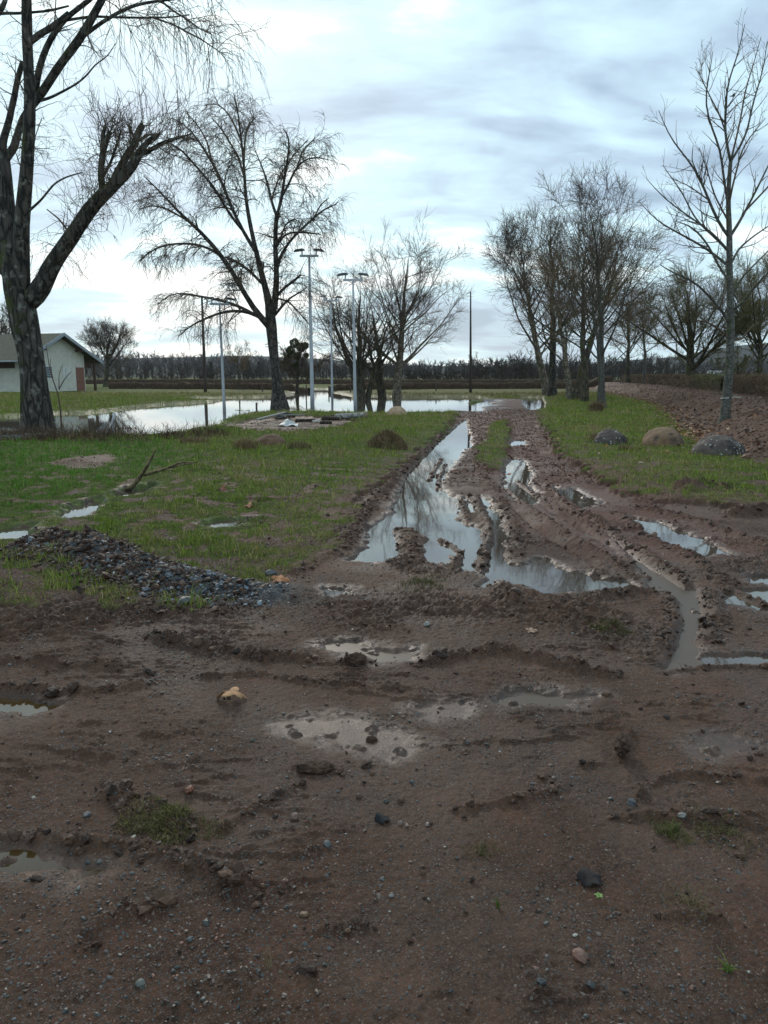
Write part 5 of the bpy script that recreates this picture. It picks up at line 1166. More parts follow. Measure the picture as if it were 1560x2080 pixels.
def barn(label, px, py, wpx, hpx, Y, gable=True):
    x = float(P(px, py, Y)[0]); z = zat(x, Y); k = Y/F; zb = float(P(px, py, Y)[2]); w = wpx*k; h = hpx*k; zb = max(z, zb)
    r = empty('farm_building', (x, Y, zb)); tag(r, label, 'building', 'small pale buildings at the foot of the hill'); A = Acc(); A.box(-w/2, w/2, -3, 3, z-zb-.5, h*.7); A.build('wall', M['white_wall'], r, smooth=False)
    A = Acc(); V_ = [(-w/2-.3, -3.4, h*.7), (w/2+.3, -3.4, h*.7), (w/2+.3, 3.4, h*.7), (-w/2-.3, 3.4, h*.7), (-w/2-.3, 0, h), (w/2+.3, 0, h)]; A.add(V_, [(0, 1, 5, 4), (2, 3, 4, 5)], [(0, 4, 3), (1, 2, 5)]); A.add([V_[0], V_[1], V_[2], V_[3]], [(3, 2, 1, 0)]); A.build('roof', M['grey_roof'], r, smooth=False)
barn('tall cream far building right of the broad tree trunk', 1421, 758, 6, 9, 420); barn('long white far shed with grey roof', 1452, 759, 24, 6, 420); barn('small white far house left of the broad tree trunk', 1380, 757, 10, 5, 430); barn('tiny pale far house beside the thin drooping tree', 1330, 754, 9, 4, 440)
def water_tower():
    Y = 700; q = P(1328, 742, Y); x = float(q[0]); z = zat(x, Y); k = Y/F; top = float(P(1328, 723, Y)[2])-z; r = empty('water_tower', (x, Y, z)); tag(r, 'pale distant water tower on the ridge behind the drooping tree', 'water tower')
    A = Acc(); A.lathe([(.01, 0), (1.6, 0), (1.3, top*.8), (1.3, top-1.2)], S=12); A.build('shaft', M['white_wall'], r); A = Acc(); A.lathe([(1.35, top-3.4), (2.9, top-1.6), (2.9, top-.3), (.01, top)], S=14); A.build('tank', M['white_wall'], r)
water_tower()

# ------------------------------------------------------------------ grass, tufts and dry undergrowth
M['grass'] = tinted('grass_blades', .75, .25); M['dry'] = tinted('dry_stems', .85, .15)
def blades(acc, rng, x, y, z, h, w, col, lean=.5):
    n = len(x); a = rng.uniform(0, 2*np.pi, n); dx, dy = np.cos(a)*w/2, np.sin(a)*w/2; b = rng.uniform(0, 2*np.pi, n); L_ = lean*h*rng.uniform(.2, 1.2, n); lx, ly = np.cos(b)*L_, np.sin(b)*L_
    B = np.stack([x, y, z], 1); V_ = np.stack([B+np.stack([-dx, -dy, -.01+0*x], 1), B+np.stack([dx, dy, -.01+0*x], 1), B+np.stack([lx*.35+dx*.75, ly*.35+dy*.75, h*.55], 1), B+np.stack([lx*.35-dx*.75, ly*.35-dy*.75, h*.55], 1), B+np.stack([lx, ly, h*np.sqrt(np.maximum(1-(L_/np.maximum(h, 1e-4))**2*.3, .2))], 1)], 1).reshape(-1, 3)
    k = np.arange(n)[:, None]*5; acc.add(V_, k+np.array([[0, 1, 2, 3]]), k+np.array([[3, 2, 4]]), np.repeat(col, 5, 0))
def pick(n, y0, y1, pw_, rng, side=1.02):
    u = rng.uniform(0, 1, n); e = 2-pw_; y = (y0**e+(y1**e-y0**e)*u)**(1/e); x = rng.uniform(-1, 1, n)*(.5*y*side+.6); return x, y
def grass_field():
    rng = np.random.default_rng(17); x, y = pick(620000, 4.6, 60, 1.35, rng); g = look(gm2, x, y); z = look(ZZ, x, y); fl_ = look(fl, x, y); st = look(straw, x, y); pwv = look(pw, x, y)
    clump = sstep(-.35, .35, fbm(x, y, .28, 2, 121))*.8+.2; k = (rng.uniform(0, 1, len(x)) < g*clump) & (z > WL-.02) & (g > .3) & (pwv > .05)
    x, y, z, st, clump = x[k], y[k], z[k], st[k], clump[k]; n = len(x)
    tall = 1+2.0*sstep(.25, .6, fbm(x, y, .22, 3, 123)); h = (.022+.030*rng.random(n))*tall*(1+y*.012)*(.6+.5*clump)*(.35+.65*sstep(.05, .8, pwv[k])); w = .0032*(1+y*.12)
    s_ = rng.random(n) < np.clip(.15+.70*st+.80*fbm(x, y, 1.6, 3, 125)+.25*(y > 50), .04, .9)
    hol = sstep(.4, -.6, poly_sd(x, y, HOLLOW, 2.0)); s_ &= ~(rng.random(n) < hol*.9)
    gcol = np.array([(.185, .245, .024), (.135, .200, .020), (.230, .280, .036), (.090, .142, .016)])[rng.integers(0, 4, n)]; dcol = np.array([(.30, .235, .09), (.23, .165, .065), (.38, .30, .14), (.20, .18, .05)])[rng.integers(0, 4, n)]
    deep = np.array([.035, .17, .015]); gcol = gcol*(1-.55*hol[:, None])+deep*.55*hol[:, None]
    col = np.where(s_[:, None], dcol, gcol)*rng.uniform(.7, 1.25, (n, 1)); A = Acc(); blades(A, rng, x, y, z, h, w, col, .8); o = A.build('grass', M['grass'], smooth=False); tag(o, 'short green and straw coloured grass on the verges', 'grass', kind='stuff')
grass_field()
DRY = [(.26, .185, .10), (.19, .125, .065), (.34, .26, .155), (.15, .095, .055), (.12, .07, .04)]
def undergrowth():
    rng = np.random.default_rng(19); pts = gp([(-60, 898), (100, 898), (200, 900), (300, 903), (380, 900), (430, 890)]); n = 17000; t = rng.uniform(0, 4.999, n); i = t.astype(int); fr = (t-i)[:, None]; p = pts[i]*(1-fr)+pts[i+1]*fr
    x = p[:, 0]+rng.normal(0, .35, n); y = p[:, 1]+rng.normal(.25, .45, n); dens = sstep(-.45, .3, fbm(x, y, .7, 2, 131)); k = rng.random(n) < dens; x, y = x[k], y[k]; z = np.maximum(look(ZZ, x, y), WL-.05); kk = (x < -7.2) | (rng.random(len(x)) < .45); x, y, z = x[kk], y[kk], z[kk]; n = len(x)
    h = rng.gamma(3.0, .026, n)*(1-.35*(x > -7.2))*(1+.8*(fbm(x, y, .5, 2, 133) > .2)); col = np.array(DRY)[rng.integers(0, 5, n)]*rng.uniform(.6, 1.2, (n, 1)); A = Acc(); blades(A, rng, x, y, z, h, .011, col, .9)
    m = 1500; j = rng.integers(0, n, m); S = np.stack([x[j], y[j], z[j]], 1); Pn, Rn = grow(rng, S, np.tile([0, 0, 1.0], (m, 1))+rng.normal(0, .5, (m, 3)), rng.uniform(.15, .5, m), np.full(m, .0055), 6, .22, -.08, .4); V0 = A.n; A.tubes(Pn, Rn, 3, col=(.07, .045, .032))
    o = A.build('dry_undergrowth', M['dry'], smooth=False); tag(o, 'band of dry brown grass and bramble stems along the bank at the big trunk', 'undergrowth', kind='stuff')
undergrowth()
def tuft(name, label, px, py, wpx, h, n, cols, seed, cat='grass tuft', group=None, lean=.9, w=.006, mound=0, xyz=None, flat=1.0):
    x0, y0, z0 = ground(px, py); r = wpx/2*y0/F; rng = np.random.default_rng(seed); a = rng.uniform(0, 6.28, n); q = rng.uniform(0, 1, n)**.6*r*(1+(w < .005)*.5*np.sin(a*2+seed)+(w < .005)*.25*np.sin(a*5+seed)); x = x0+q*np.cos(a); y = y0+r*.6*flat+q*np.sin(a)*flat; z = look(ZZ, x, y)
    o3 = (x0, y0+r*.6*flat, z0)
    if mound: z = z+mound*np.cos(np.clip(q/r, 0, 1)*1.5)
    hh = h*rng.uniform(.4, 1.15, n)*(1-.35*q/r); col = np.array(cols)[rng.integers(0, len(cols), n)]*rng.uniform(.65, 1.2, (n, 1)); A = Acc(o3)
    if mound:
        root = empty(name, o3); tag(root, label, cat, group); th = np.linspace(0, 2*np.pi, 24, endpoint=False); V_ = []
        for k in range(9):
            f_ = k/8; rr = r*f_*1.06*(1+.07*pn(np.cos(th)*2+seed, np.sin(th)*2+f_*2, seed)); V_.append(np.stack([o3[0]+rr*np.cos(th), o3[1]+rr*np.sin(th)*flat, np.full(24, z0-.06)+(mound+.05)*math.cos(f_*1.5)*(1+.1*pn(np.cos(th)*3, np.sin(th)*3+f_*5, seed+1))], 1))
        B = Acc(o3); B.add(np.vstack(V_), [(k*24+j, (k+1)*24+j, (k+1)*24+(j+1) % 24, k*24+(j+1) % 24) for k in range(8) for j in range(24)]); B.build('mound', M['soilm'], root)
        blades(A, rng, x, y, z, hh, w, col, lean); A.build('blades', M['dry'], root, smooth=False)
    else:
        blades(A, rng, x, y, z, hh, w, col, lean); o = A.build(name, M['dry'], smooth=False); o.location = o3; tag(o, label, cat, group)
M['soilm'] = simple('dark_soil', (.035, .019, .012), (.095, .056, .038), .8, 14, 40, .02, .25)
GT = 'tufts of long dry grass on the verges'; GRN = [(.05, .085, .02), (.08, .11, .03)]
tuft('grass_tuft', 'tall pale dry tuft left of the half sunk stone', 497, 912, 50, .26, 1300, DRY[:3], 1, group=GT, w=.008)
tuft('grass_tuft', 'loose pale dry tuft right of the half sunk stone', 604, 912, 52, .17, 1000, DRY[:3]+GRN, 2, group=GT, w=.008)
tuft('grass_mound', 'earth mound overgrown with drooping dry grass left of the track', 787, 912, 84, .16, 2600, DRY+[(.05, .07, .02)], 3, 'mound', None, 1.1, .008, .27)
tuft('grass_tuft', 'dry tuft at the left side of the dark mossy stone', 1212, 893, 22, .24, 350, DRY[:3], 4, group=GT, w=.007)
tuft('grass_tuft', 'dry grass fringe at the right side of the dark mossy stone', 1276, 914, 34, .13, 350, DRY, 5, group=GT, w=.007)
tuft('grass_tuft', 'dry shrubby growth at the foot of the tallest clump tree', 1213, 836, 26, .60, 500, DRY[1:], 6, group=GT, w=.016)
tuft('grass_tuft', 'green tuft round the foot of the weeping tree', 590, 838, 44, .40, 420, DRY[1:4]+GRN, 7, group=GT, w=.014)
tuft('grass_tuft', 'low dry tuft on the brown edge behind the fallen branch', 390, 900, 60, .16, 900, DRY, 8, group=GT, w=.008)
tuft('grass_tuft', 'flattened yellowish clump of turf lying in the foreground mud', 325, 1700, 210, .035, 1900, [(.13, .11, .035), (.10, .09, .03), (.17, .14, .065), (.07, .085, .02), (.09, .07, .04)], 9, group='torn clumps of turf in the mud', lean=1.6, w=.0028, flat=.75)
tuft('grass_tuft', 'small green clump of turf on the ridge at the right', 1372, 1705, 80, .045, 260, [(.10, .11, .03), (.16, .14, .06), (.08, .10, .025)], 10, group='torn clumps of turf in the mud', lean=1.2, w=.0025)
tuft('grass_tuft', 'matted dry grass in the mud near the right edge', 1480, 1720, 170, .030, 500, [(.12, .10, .045), (.17, .13, .07), (.08, .075, .03)], 11, group='torn clumps of turf in the mud', lean=2.0, w=.0024)
tuft('grass_tuft', 'thin matted dry grass below the green clump', 1410, 1850, 150, .025, 260, [(.12, .10, .045), (.15, .12, .06)], 12, group='torn clumps of turf in the mud', lean=2.4, w=.002)
tuft('grass_tuft', 'few dry stalks with seed heads low in the foreground', 540, 1975, 60, .05, 22, [(.17, .14, .07)], 13, group='torn clumps of turf in the mud', lean=1.0, w=.0018)
tuft('grass_tuft', 'torn tuft beside the right end of the small dark ridge', 980, 1740, 70, .03, 160, [(.12, .10, .045), (.09, .08, .035)], 14, group='torn clumps of turf in the mud', lean=1.7, w=.0022)
tuft('grass_tuft', 'bright green grass sprig at the lower right edge', 1480, 1975, 12, .045, 30, [(.10, .16, .03)], 15, group='torn clumps of turf in the mud', lean=1.3, w=.003)
tuft('grass_tuft', 'thin green sprout near the middle of the foreground', 1012, 1845, 6, .04, 18, [(.10, .16, .03)], 16, group='torn clumps of turf in the mud', lean=.6, w=.0025)
tuft('grass_tuft', 'mossy tuft on the lump before the middle puddle', 1245, 1290, 120, .04, 600, [(.10, .09, .03), (.14, .11, .05), (.07, .08, .025)], 17, group='torn clumps of turf in the mud', lean=1.2, w=.004)
tuft('grass_tuft', 'greenish matted tuft at the foot of the left puddle', 860, 1195, 130, .035, 700, [(.09, .09, .03), (.14, .11, .05), (.06, .08, .022)], 18, group='torn clumps of turf in the mud', lean=1.4, w=.004)
tuft('withered_plant', 'withered plant with red brown leaves at the water edge', 263, 882, 24, .33, 70, [(.13, .035, .02), (.10, .03, .02)], 19, 'plant', None, .7, .045)

# ------------------------------------------------------------------ stones, pebbles, clods, leaves
def ico():
    t = (1+5**.5)/2; v = np.array([(-1, t, 0), (1, t, 0), (-1, -t, 0), (1, -t, 0), (0, -1, t), (0, 1, t), (0, -1, -t), (0, 1, -t), (t, 0, -1), (t, 0, 1), (-t, 0, -1), (-t, 0, 1)], float); v /= np.linalg.norm(v[0])
    f_ = np.array([(0, 11, 5), (0, 5, 1), (0, 1, 7), (0, 7, 10), (0, 10, 11), (1, 5, 9), (5, 11, 4), (11, 10, 2), (10, 7, 6), (7, 1, 8), (3, 9, 4), (3, 4, 2), (3, 2, 6), (3, 6, 8), (3, 8, 9), (4, 9, 5), (2, 4, 11), (6, 2, 10), (8, 6, 7), (9, 8, 1)]); return v, f_
def subdiv(v, f_):
    v = [tuple(p) for p in v]; mid = {}; out = []
    def m_(a, b):
        k = (min(a, b), max(a, b))
        if k not in mid: p = np.array(v[a])+np.array(v[b]); p /= np.linalg.norm(p); v.append(tuple(p)); mid[k] = len(v)-1
        return mid[k]
    for a, b, c in f_: ab, bc, ca = m_(a, b), m_(b, c), m_(c, a); out += [(a, ab, ca), (b, bc, ab), (c, ca, bc), (ab, bc, ca)]
    return np.array(v), np.array(out)
V0, F0 = ico(); V1, F1 = subdiv(V0, F0)
def scatter(name, label, cat, x, y, z, size, cols, seed, mat, sub=False, flat=.6, jit=.28, smooth=False, sink=.25):
    rng = np.random.default_rng(seed); B, Fc = (V1, F1) if sub else (V0, F0); n = len(x); v = np.repeat(B[None], n, 0)*(1+rng.normal(0, jit, (n, len(B), 1)))
    sc = size[:, None, None]*np.stack([rng.uniform(.7, 1.3, n), rng.uniform(.6, 1.0, n), flat*rng.uniform(.6, 1.2, n)], 1)[:, None, :]; v = v*sc
    tl = rng.normal(0, .5, (n, 1)); v[..., 2] += tl*v[..., 0]*.6; a = rng.uniform(0, 6.28, (n, 1)); c, s_ = np.cos(a), np.sin(a); v = np.stack([v[..., 0]*c-v[..., 1]*s_, v[..., 0]*s_+v[..., 1]*c, v[..., 2]], -1)
    v += np.stack([x, y, z+size*flat*(.5-sink)], 1)[:, None, :]; T = (Fc[None]+(np.arange(n)*len(B))[:, None, None]).reshape(-1, 3)
    A = Acc(); A.add(v.reshape(-1, 3), None, T, np.repeat(cols, len(B), 0)); o = A.build(name, mat, smooth=smooth); return tag(o, label, cat, kind='stuff')
M['pebble'] = tinted('pebbles', .45, .45, 60, .002); M['clod'] = tinted('clods', .6, .3, 90, .006); M['rock'] = tinted('crushed_stone', .5, .4, 30, .006)
rng = np.random.default_rng(23)
GREY = np.array([(.075, .095, .115), (.11, .135, .155), (.055, .068, .082), (.17, .20, .22), (.09, .085, .08), (.10, .07, .055)])
def heap():
    n = 4200; d = gp([(75, 1122), (120, 1110), (180, 1135), (260, 1165), (340, 1190), (430, 1212), (530, 1215)]); t = rng.uniform(0, 5.999, n); i = t.astype(int); fr = (t-i)[:, None]; p = d[i]*(1-fr)+d[i+1]*fr
    x = p[:, 0]+rng.normal(0, .11, n); y = p[:, 1]+rng.normal(-.05, .15, n); z = look(ZZ, x, y); s_ = .004+rng.gamma(1.2, .0060, n); s_ = np.minimum(s_*.85, .032); kk = rng.random(n) < .45+.55*sstep(-.3, .3, fbm(x, y, .3, 2, 77)+.25*(t-3)/3); x, y, z, s_ = x[kk], y[kk], z[kk], s_[kk]; n = len(x); c = GREY[rng.integers(0, 6, n)]*rng.uniform(.35, 1.0, (n, 1))*np.array([.92, .97, 1.04])
    scatter('crushed_stone', 'long heap of grey crushed stone spilled at the edge of the grass', 'gravel', x, y, z, s_, c, 24, M['rock'], jit=.25, flat=.65)
heap()
def pebbles():
    n = 95000; x, y = pick(n, 1.35, 7.5, 1.1, rng); g = look(gm2, x, y); gr = sstep(-.05, .5, fbm(x, y, .45, 3, 141)); gr = np.maximum(gr, sstep(.9, .2, np.hypot((x+.75)/1.3, (y-1.95)/.9))); k = (rng.random(n) < (.10+.80*gr)) & (g < .4) & (look(pw, x, y) > .01); x, y = x[k], y[k]; n = len(x)
    s_ = .0013+rng.gamma(1.1, .0013, n)*(1+y*.08); s_ = np.minimum(s_, .013); c = np.array([(.055, .058, .058), (.038, .042, .043), (.085, .088, .085), (.16, .075, .05), (.12, .085, .07), (.30, .27, .23), (.09, .06, .048), (.08, .055, .045)])[rng.choice(8, n, p=[.20, .20, .08, .10, .14, .01, .14, .13])]*rng.uniform(.6, 1.25, (n, 1))
    scatter('pebbles', 'small grey and reddish pebbles pressed into the foreground mud', 'pebbles', x, y, look(ZZ, x, y), s_, c, 25, M['pebble'], flat=.7, sink=.35, jit=.2)
pebbles()
MUDC = np.array([(.046, .022, .013), (.066, .033, .020), (.030, .014, .008), (.090, .048, .030)])
def clods():
    n = 190000; x, y = pick(n, 1.35, 36, 1.35, rng); cl = look(clod, x, y); g = look(gm, x, y); pt = sstep(.05, .5, fbm(x, y, .9, 2, 47)); k = rng.random(n) < np.clip(.36*cl+.12*pt*sstep(3, 4.4, y)+.015+.22*sstep(11, 17, y)*sstep(-.2, .4, fbm(x, y, .5, 2, 48))+.10*(g > .5)*(look(gm2, x, y) < .55), 0, 1)*(1-g*.80); k &= (look(ZZ, x, y) > WL-.012); x, y, cl = x[k], y[k], cl[k]; n = len(x)
    s_ = (.0035+rng.gamma(1.5, .0042, n))*(.55+.45*np.minimum(cl+.3, 1))*(1+y*.05); s_ = np.minimum(s_, .05); red = sstep(1.6, 0, np.abs(x-.25*y*.6))[:, None]*.5*sstep(6, 14, y)[:, None]; c = MUDC[rng.integers(0, 4, n)]*rng.uniform(.6, 1.3, (n, 1)); c = c*(1-red)+np.array([.14, .07, .055])*red
    m = 24000; y3 = 11+25*rng.random(m)**1.1; x3 = np.interp(y3, [11, 18, 26, 36], [3.0, 3.2, 3.9, 5.0])+rng.uniform(-1, 1, m)*np.interp(y3, [11, 20, 36], [2.6, 2.4, 2.4]); kk = (look(gm, x3, y3) < .45) & (look(ZZ, x3, y3) > WL+.0) & (rng.random(m) < .35+.65*sstep(-.3, .3, fbm(x3, y3, .45, 3, 49))); x3, y3 = x3[kk], y3[kk]; m = len(x3)
    x = np.r_[x, x3]; y = np.r_[y, y3]; s_ = np.r_[s_, np.minimum(.005+rng.gamma(1.5, .006, m), .05)]; c = np.vstack([c, np.array([(.095, .041, .027), (.125, .055, .038), (.065, .028, .019), (.16, .08, .056)])[rng.integers(0, 4, m)]*rng.uniform(.6, 1.2, (m, 1))])
    big = s_ > .013; z = look(ZZ, x, y)
    scatter('mud_clods', 'crumbs of wet brown mud thrown up along the ruts', 'mud', x[~big], y[~big], z[~big], s_[~big], c[~big], 26, M['clod'], flat=.8, sink=.3, jit=.22)
    scatter('mud_lumps', 'larger lumps of wet brown mud along the ruts', 'mud', x[big], y[big], z[big], s_[big], c[big], 27, M['clod'], True, flat=.75, sink=.4, jit=.16)
    m = 5500; d = gp([(75, 1122), (120, 1110), (180, 1135), (260, 1165), (340, 1190), (430, 1212), (530, 1215)]); t = rng.uniform(0, 5.999, m)*rng.uniform(.5, 1, m); i = t.astype(int); fr = (t-i)[:, None]; p = d[i]*(1-fr)+d[i+1]*fr; x2 = p[:, 0]+rng.normal(0, .17, m); y2 = p[:, 1]+rng.normal(-.08, .20, m)
    scatter('heap_soil', 'brown soil crumbs mixed into the heap of crushed stone', 'soil', x2, y2, look(ZZ, x2, y2), .004+rng.gamma(1.5, .005, m), MUDC[rng.integers(0, 4, m)]*rng.uniform(.5, 1.2, (m, 1)), 29, M['clod'], flat=.8, sink=.2, jit=.22)
    # soil crumbs of the bank
    n = 9000; y = rng.uniform(13, 80, n)**1.0; y = 13+(y-13)*rng.random(n); u = rng.uniform(-2.4, 1.8, n); x = np.interp(y, BANKLINE[:, 1], BANKLINE[:, 0])+u; s_ = (.007+rng.gamma(1.6, .009, n))*(1+y*.01); c = np.array([(.080, .037, .022), (.105, .052, .031), (.058, .027, .016), (.14, .08, .052)])[rng.choice(4, n, p=[.37, .37, .22, .04])]*rng.uniform(.7, 1.2, (n, 1))
    scatter('soil_crumbs', 'crumbs and stones in the turned soil of the bank', 'soil', x, y, look(ZZ, x, y), np.minimum(s_, .09), c, 28, M['clod'], flat=.7, sink=.4, jit=.2)
clods()
def litter():
    n = 1500; y = 14+rng.random(n)**1.3*50; u = -2.35+rng.normal(0, .28, n); k = rng.random(n) < .12; u[k] = rng.uniform(-6, 1.0, k.sum()); x = np.interp(y, BANKLINE[:, 1], BANKLINE[:, 0])+u; z = look(ZZ, x, y)+.03
    p = np.stack([x, y, z], 1); a = unit(rng.normal(0, 1, (n, 3))*[1, 1, .45]); b = unit(np.cross(a, rng.normal(0, .5, (n, 3))+[0, 0, 1])); s_ = rng.uniform(.03, .065, (n, 1)); V_ = np.stack([p-a*s_, p+b*s_*.7, p+a*s_+[0, 0, .01], p-b*s_*.7], 1).reshape(-1, 3)
    col = np.array([(.30, .14, .07), (.36, .20, .11), (.20, .09, .05), (.42, .27, .17)])[rng.integers(0, 4, n)]*rng.uniform(.6, 1.1, (n, 1)); A = Acc(); A.add(V_, np.arange(4*n).reshape(n, 4), col=np.repeat(col, 4, 0)); tag(A.build('fallen_leaves', M['dry'], smooth=False), 'litter of fallen brown leaves along the foot of the earth bank', 'leaves', kind='stuff')
litter()
def leaf(label, px, py, wpx, seed, col=(.34, .19, .10), arch=.5, rz=0.0, lobe=.50):
    x, y, z = ground(px, py); d = math.sqrt(x*x+y*y+1.5**2); r = wpx/2*d/F; rng = np.random.default_rng(seed); n = 45; th = np.linspace(0, 2*np.pi, n, endpoint=False)
    lob = .92-lobe+lobe*np.abs(np.cos(2.5*th))**1.6+.08*np.cos(th)+.05*(-1.0)**np.arange(n)+.03*rng.normal(0, 1, n); V_ = [(0, 0, arch*r*.8+.1*r)]
    for k in (.33, .66, 1.0):
        for i in range(n):
            rr = r*lob[i]*k*1.15; X, Y = rr*math.cos(th[i]), rr*math.sin(th[i]); V_.append((X, Y, arch*r*(1-1.05*(X/r)**2)*.8+.16*r*math.sin(th[i]*2.5+seed)*k*k+.10*r))
    T = [(0, 1+i, 1+(i+1) % n) for i in range(n)]; q = [(1+k*n+i, 1+(k+1)*n+i, 1+(k+1)*n+(i+1) % n, 1+k*n+(i+1) % n) for k in range(2) for i in range(n)]
    m = simple('dry_leaf', tuple(.6*c for c in col), col, .75, 30/max(r*20, .5), 90, .001, .2); o = mesh_np('fallen_leaf', np.array(V_), q, m, Ft=T); o.location = (x, y, z+.004); o.rotation_euler = (rad(12), rad(-6), rz); md = o.modifiers.new('t', 'SOLIDIFY'); md.thickness = .0008; tag(o, label, 'leaf', 'fallen leaves lying on the mud and grass')
leaf('large curled tan leaf lying on the flat foreground mud', 473, 1424, 58, 1, (.45, .25, .13), .62, 2.9)
leaf('orange brown leaf at the end of the grey stone heap', 566, 1182, 38, 2, (.38, .17, .08), .3)
leaf('small orange leaf in the mud beside the end of the green strip', 1036, 968, 20, 3, (.42, .17, .10), .3)
leaf('dark red brown leaf in the middle of the left verge', 452, 998, 24, 4, (.16, .05, .03), .5)
leaf('pale orange leaf below the dark one on the left verge', 505, 1030, 22, 5, (.34, .15, .09), .3)
leaf('pink tan leaf at the edge of the grass on the right verge', 1508, 1034, 24, 6, (.42, .24, .16), .3)
leaf('pale leaf in the grass in front of the tan stone', 1300, 942, 14, 7, (.40, .33, .24), .3)
leaf('pale tan leaf in the mud below the middle puddle', 1078, 1284, 24, 8, (.34, .22, .15), .2)
leaf('dark wet leaf curled in the lower right mud', 1196, 1790, 44, 9, (.028, .022, .022), .35, .4, .18)
leaf('dark curled leaf in the mud left of the middle', 775, 1668, 30, 10, (.02, .02, .022), .5, 1.0, .15)
def clodthing(label, px, py, wpx, hpx, rz, seed):
    x, y, z = ground(px, py); d = math.sqrt(x*x+y*y+2.4); r = wpx/2*d/F; v, f_ = subdiv(*subdiv(V1, F1)); rng = np.random.default_rng(seed); v = v*(1+.20*fbm(v[:, 0]+seed, v[:, 1]+v[:, 2]*1.3, .6, 3, seed))[:, None]*(1+.22*fbm(v[:, 0]*1+v[:, 2], v[:, 1]-v[:, 2], .30, 4, seed+3, .65))[:, None]*np.array([r, r*.5, hpx/2*d/F])
    o = mesh_np('mud_clod', v, None, M['soilm'], Ft=f_); o.location = (x, y, z+hpx/5*d/F); o.rotation_euler = (0, 0, rz); tag(o, label, 'clod', 'single clods of mud in the foreground')
clodthing('long upright dark clod standing alone in the right foreground mud', 1265, 1520, 58, 34, 1.2, 1)
clodthing('small pointed clod standing in the silty puddle', 754, 1504, 22, 12, .2, 2)
clodthing('low clod with grey chips in the mid foreground', 640, 1562, 70, 20, .1, 3)
clodthing('pointed mud lump at the left of the long dark ridge', 722, 1345, 44, 26, .3, 4)
def stone(label, px, py, wpx, seed, col):
    x, y, z = ground(px, py); d = math.sqrt(x*x+y*y+2.4); r = wpx/2*d/F; rng = np.random.default_rng(seed); v = V1*(1+rng.normal(0, .12, (len(V1), 1)))*np.array([r, r*.75, r*.55]); col = tuple(c*q for c, q in zip(col, (.72, .64, .58))); m = simple('stone', tuple(.6*c for c in col), col, .5, 20, 60, .002, .4)
    o = mesh_np('loose_stone', v, None, m, smooth=False, Ft=F1); o.location = (x, y, z+r*.25); o.rotation_euler = (0, 0, rng.uniform(0, 6)); tag(o, label, 'stone', 'single loose stones in the mud')
for a_ in (('brown rounded stone in the gravelly mud left of centre', 598, 1663, 24, 1, (.15, .09, .07)), ('blue grey stone right of the brown rounded one', 664, 1716, 20, 2, (.12, .15, .17)), ('bluish stone at the left of the yellowish turf', 177, 1657, 18, 3, (.13, .16, .19)), ('small pale stone left of the bluish one', 68, 1622, 10, 4, (.38, .40, .38)), ('orange brick chip above the yellowish turf', 384, 1607, 22, 5, (.26, .10, .06)), ('flat pink stone low in the foreground', 1176, 1945, 34, 6, (.22, .12, .09)), ('dark grey stone in the silty mud low right', 1200, 2002, 18, 7, (.05, .06, .07)), ('grey stone at the bottom middle of the foreground', 1100, 1996, 18, 8, (.07, .085, .10)), ('white grey stone lump below the left puddle', 867, 1270, 18, 9, (.26, .27, .28)), ('tan pebble in the lower middle gravel', 617, 1860, 18, 10, (.24, .15, .09)), ('grey stone lower left of the seed stalks', 285, 2000, 20, 11, (.14, .17, .17)), ('big grey stone at the front of the stone heap', 376, 1224, 32, 12, (.13, .155, .175)), ('grey stone at the right tip of the heap', 550, 1168, 26, 13, (.10, .125, .145)), ('blue grey stone on the right ridge by the green turf', 1283, 1632, 22, 14, (.10, .125, .15)), ('pale flat stone beside the green turf', 1385, 1658, 16, 15, (.28, .30, .31))): stone(*a_)
def seedling():
    x, y, z = ground(1216, 1828); r = empty('seedling', (x, y, z)); tag(r, 'tiny bright green seedling in the foreground mud', 'plant'); A = Acc(); A.tubes(np.array([[[0, 0, -.005], [.001, 0, .008], [.002, 0, .015]]]), np.full((1, 3), .0008), 5); m = simple('fresh_green', (.09, .17, .03), (.14, .24, .05), .5, 30, 80, .0005, .4); A.build('stem', m, r)
    for k in range(5):
        a = k*1.26+.3; A = Acc(); t = np.linspace(0, 1, 6); w = .0045*np.sin(t*np.pi*.9+.15); c = np.stack([t*.014*math.cos(a), t*.014*math.sin(a), .013+.004*np.sin(t*2.5)], 1); s_ = np.array([-math.sin(a), math.cos(a), 0]); V_ = np.stack([c-s_*w[:, None], c+s_*w[:, None]], 1).reshape(-1, 3); A.add(V_, [(2*i, 2*i+1, 2*i+3, 2*i+2) for i in range(5)]); A.build('leaf', m, r)
seedling()
def rope():
    Y = 19.3; c = P(1474, 808, Y); r = .108; th = np.linspace(0, 2*np.pi, 20); A = Acc(c); ring = np.stack([c[0]+r*np.cos(th), c[1]+r*np.sin(th), c[2]+.012*np.cos(th)], 1); m = simple('white_twine', (.45, .45, .42), (.55, .55, .52), .8, 30, 90, .001, .2)
    A.tubes(ring[None], np.full((1, 20), .011), 6); e = c+[r, -.02, 0]; A.tubes(np.array([[e, e+[.08, -.02, .02], e+[.19, -.02, .015], e+[.27, -.02, .02]]]), np.array([[.010, .010, .009, .008]]), 6, cap=True); o = A.build('rope', m); o.location = tuple(c); tag(o, 'white twine knotted round the young grey trunk with a loose end', 'rope')
rope()
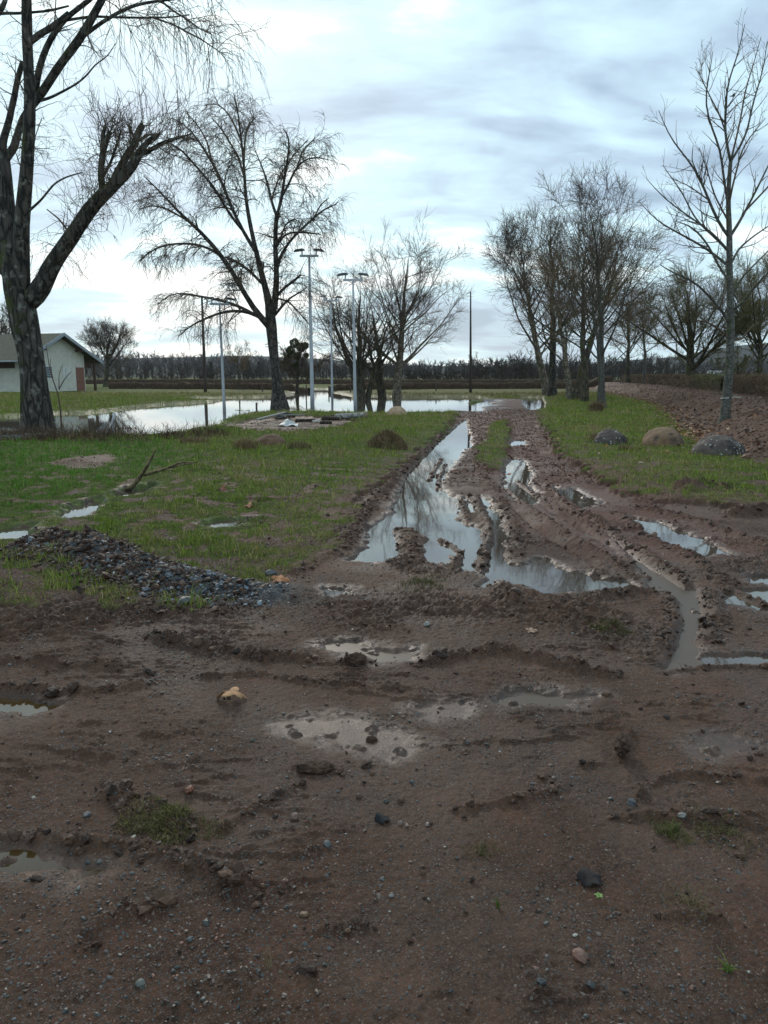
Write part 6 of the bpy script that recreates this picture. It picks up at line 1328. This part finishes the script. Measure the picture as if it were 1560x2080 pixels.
def bird():
    c = P(1489, 195, 55.0); root = empty('bird', tuple(c)); tag(root, 'small dark bird flying past the top of the young tree', 'bird'); m = simple('dark_plumage', (.02, .02, .022), (.04, .04, .04), .7, 20, 40, .001, .2)
    A = Acc(); t = np.linspace(0, 1, 9); A.tubes(np.stack([-.16+.32*t, 0*t, 0*t], 1)[None], (.045*np.sin(np.pi*np.clip(t*.9+.06, 0, 1))**.7+.004)[None], 10, cap=True); A.add([(-.14, -.015, 0), (-.14, .015, 0), (-.26, .05, 0), (-.26, -.05, 0), (-.14, 0, .012), (-.25, 0, .006)], [(0, 3, 2, 1)], [(0, 4, 5), (0, 5, 3), (1, 5, 4), (1, 2, 5)]); A.build('body', m, root)
    for s_ in (-1, 1):
        A = Acc(); V_ = [(.06, s_*.03, .01), (-.08, s_*.03, .01), (.04, s_*.20, .09), (-.07, s_*.19, .08), (-.06, s_*.40, .05)]; V_ = V_+[(a, b, c_-.012) for a, b, c_ in V_]; A.add(V_, [(0, 1, 3, 2), (5, 7, 8, 6), (0, 5, 6, 1), (1, 6, 8, 3), (0, 2, 7, 5)], [(2, 3, 4), (7, 9, 8)]); A.build('wing', m, root, smooth=False)
bird()
def slab():  # low grey disc, its colour stands for sky reflected on wet ground
    x, y, z = ground(10, 892); V_ = []; n = 14; prof = []
    for k, (f_, h) in enumerate(((1.0, -.1), (1.0, .05), (.94, .075), (.0, .085))):
        for i in range(n): a = 2*math.pi*i/n; rr = f_*(1+.12*math.sin(3*a+1)+.06*math.cos(5*a)); V_.append((rr*1.15*math.cos(a), rr*.55*math.sin(a), h))
    o = mesh_np('sky_reflection_patch', np.array(V_), [(k*n+i, k*n+(i+1) % n, (k+1)*n+(i+1) % n, (k+1)*n+i) for k in range(3) for i in range(n)], stone_mat('reflected_sky_grey', (.07, .07, .062), (.14, .14, .13))); o.location = (x, y+.3, z+.02); tag(o, 'flat grey patch standing for sky reflected on wet ground below the big trunk', 'stone')
slab()

# ------------------------------------------------------------------ the air
def haze():
    o = Acc(); o.box(-2700, 2700, -60, 4300, -2.0, 260); h = o.build('haze', None, smooth=False); m = bpy.data.materials.new('haze'); m.use_nodes = True; nt = m.node_tree; nt.nodes.clear()
    out = nt.nodes.new('ShaderNodeOutputMaterial'); v = nt.nodes.new('ShaderNodeVolumePrincipled'); v.inputs['Color'].default_value = (.80, .88, 1.0, 1); v.inputs['Density'].default_value = HAZE; v.inputs['Anisotropy'].default_value = .2; nt.links.new(v.outputs[0], out.inputs['Volume']); h.data.materials.append(m); h.display_type = 'WIRE'; tag(h, kind='stuff')
HAZE = .00011
if HAZE: haze()
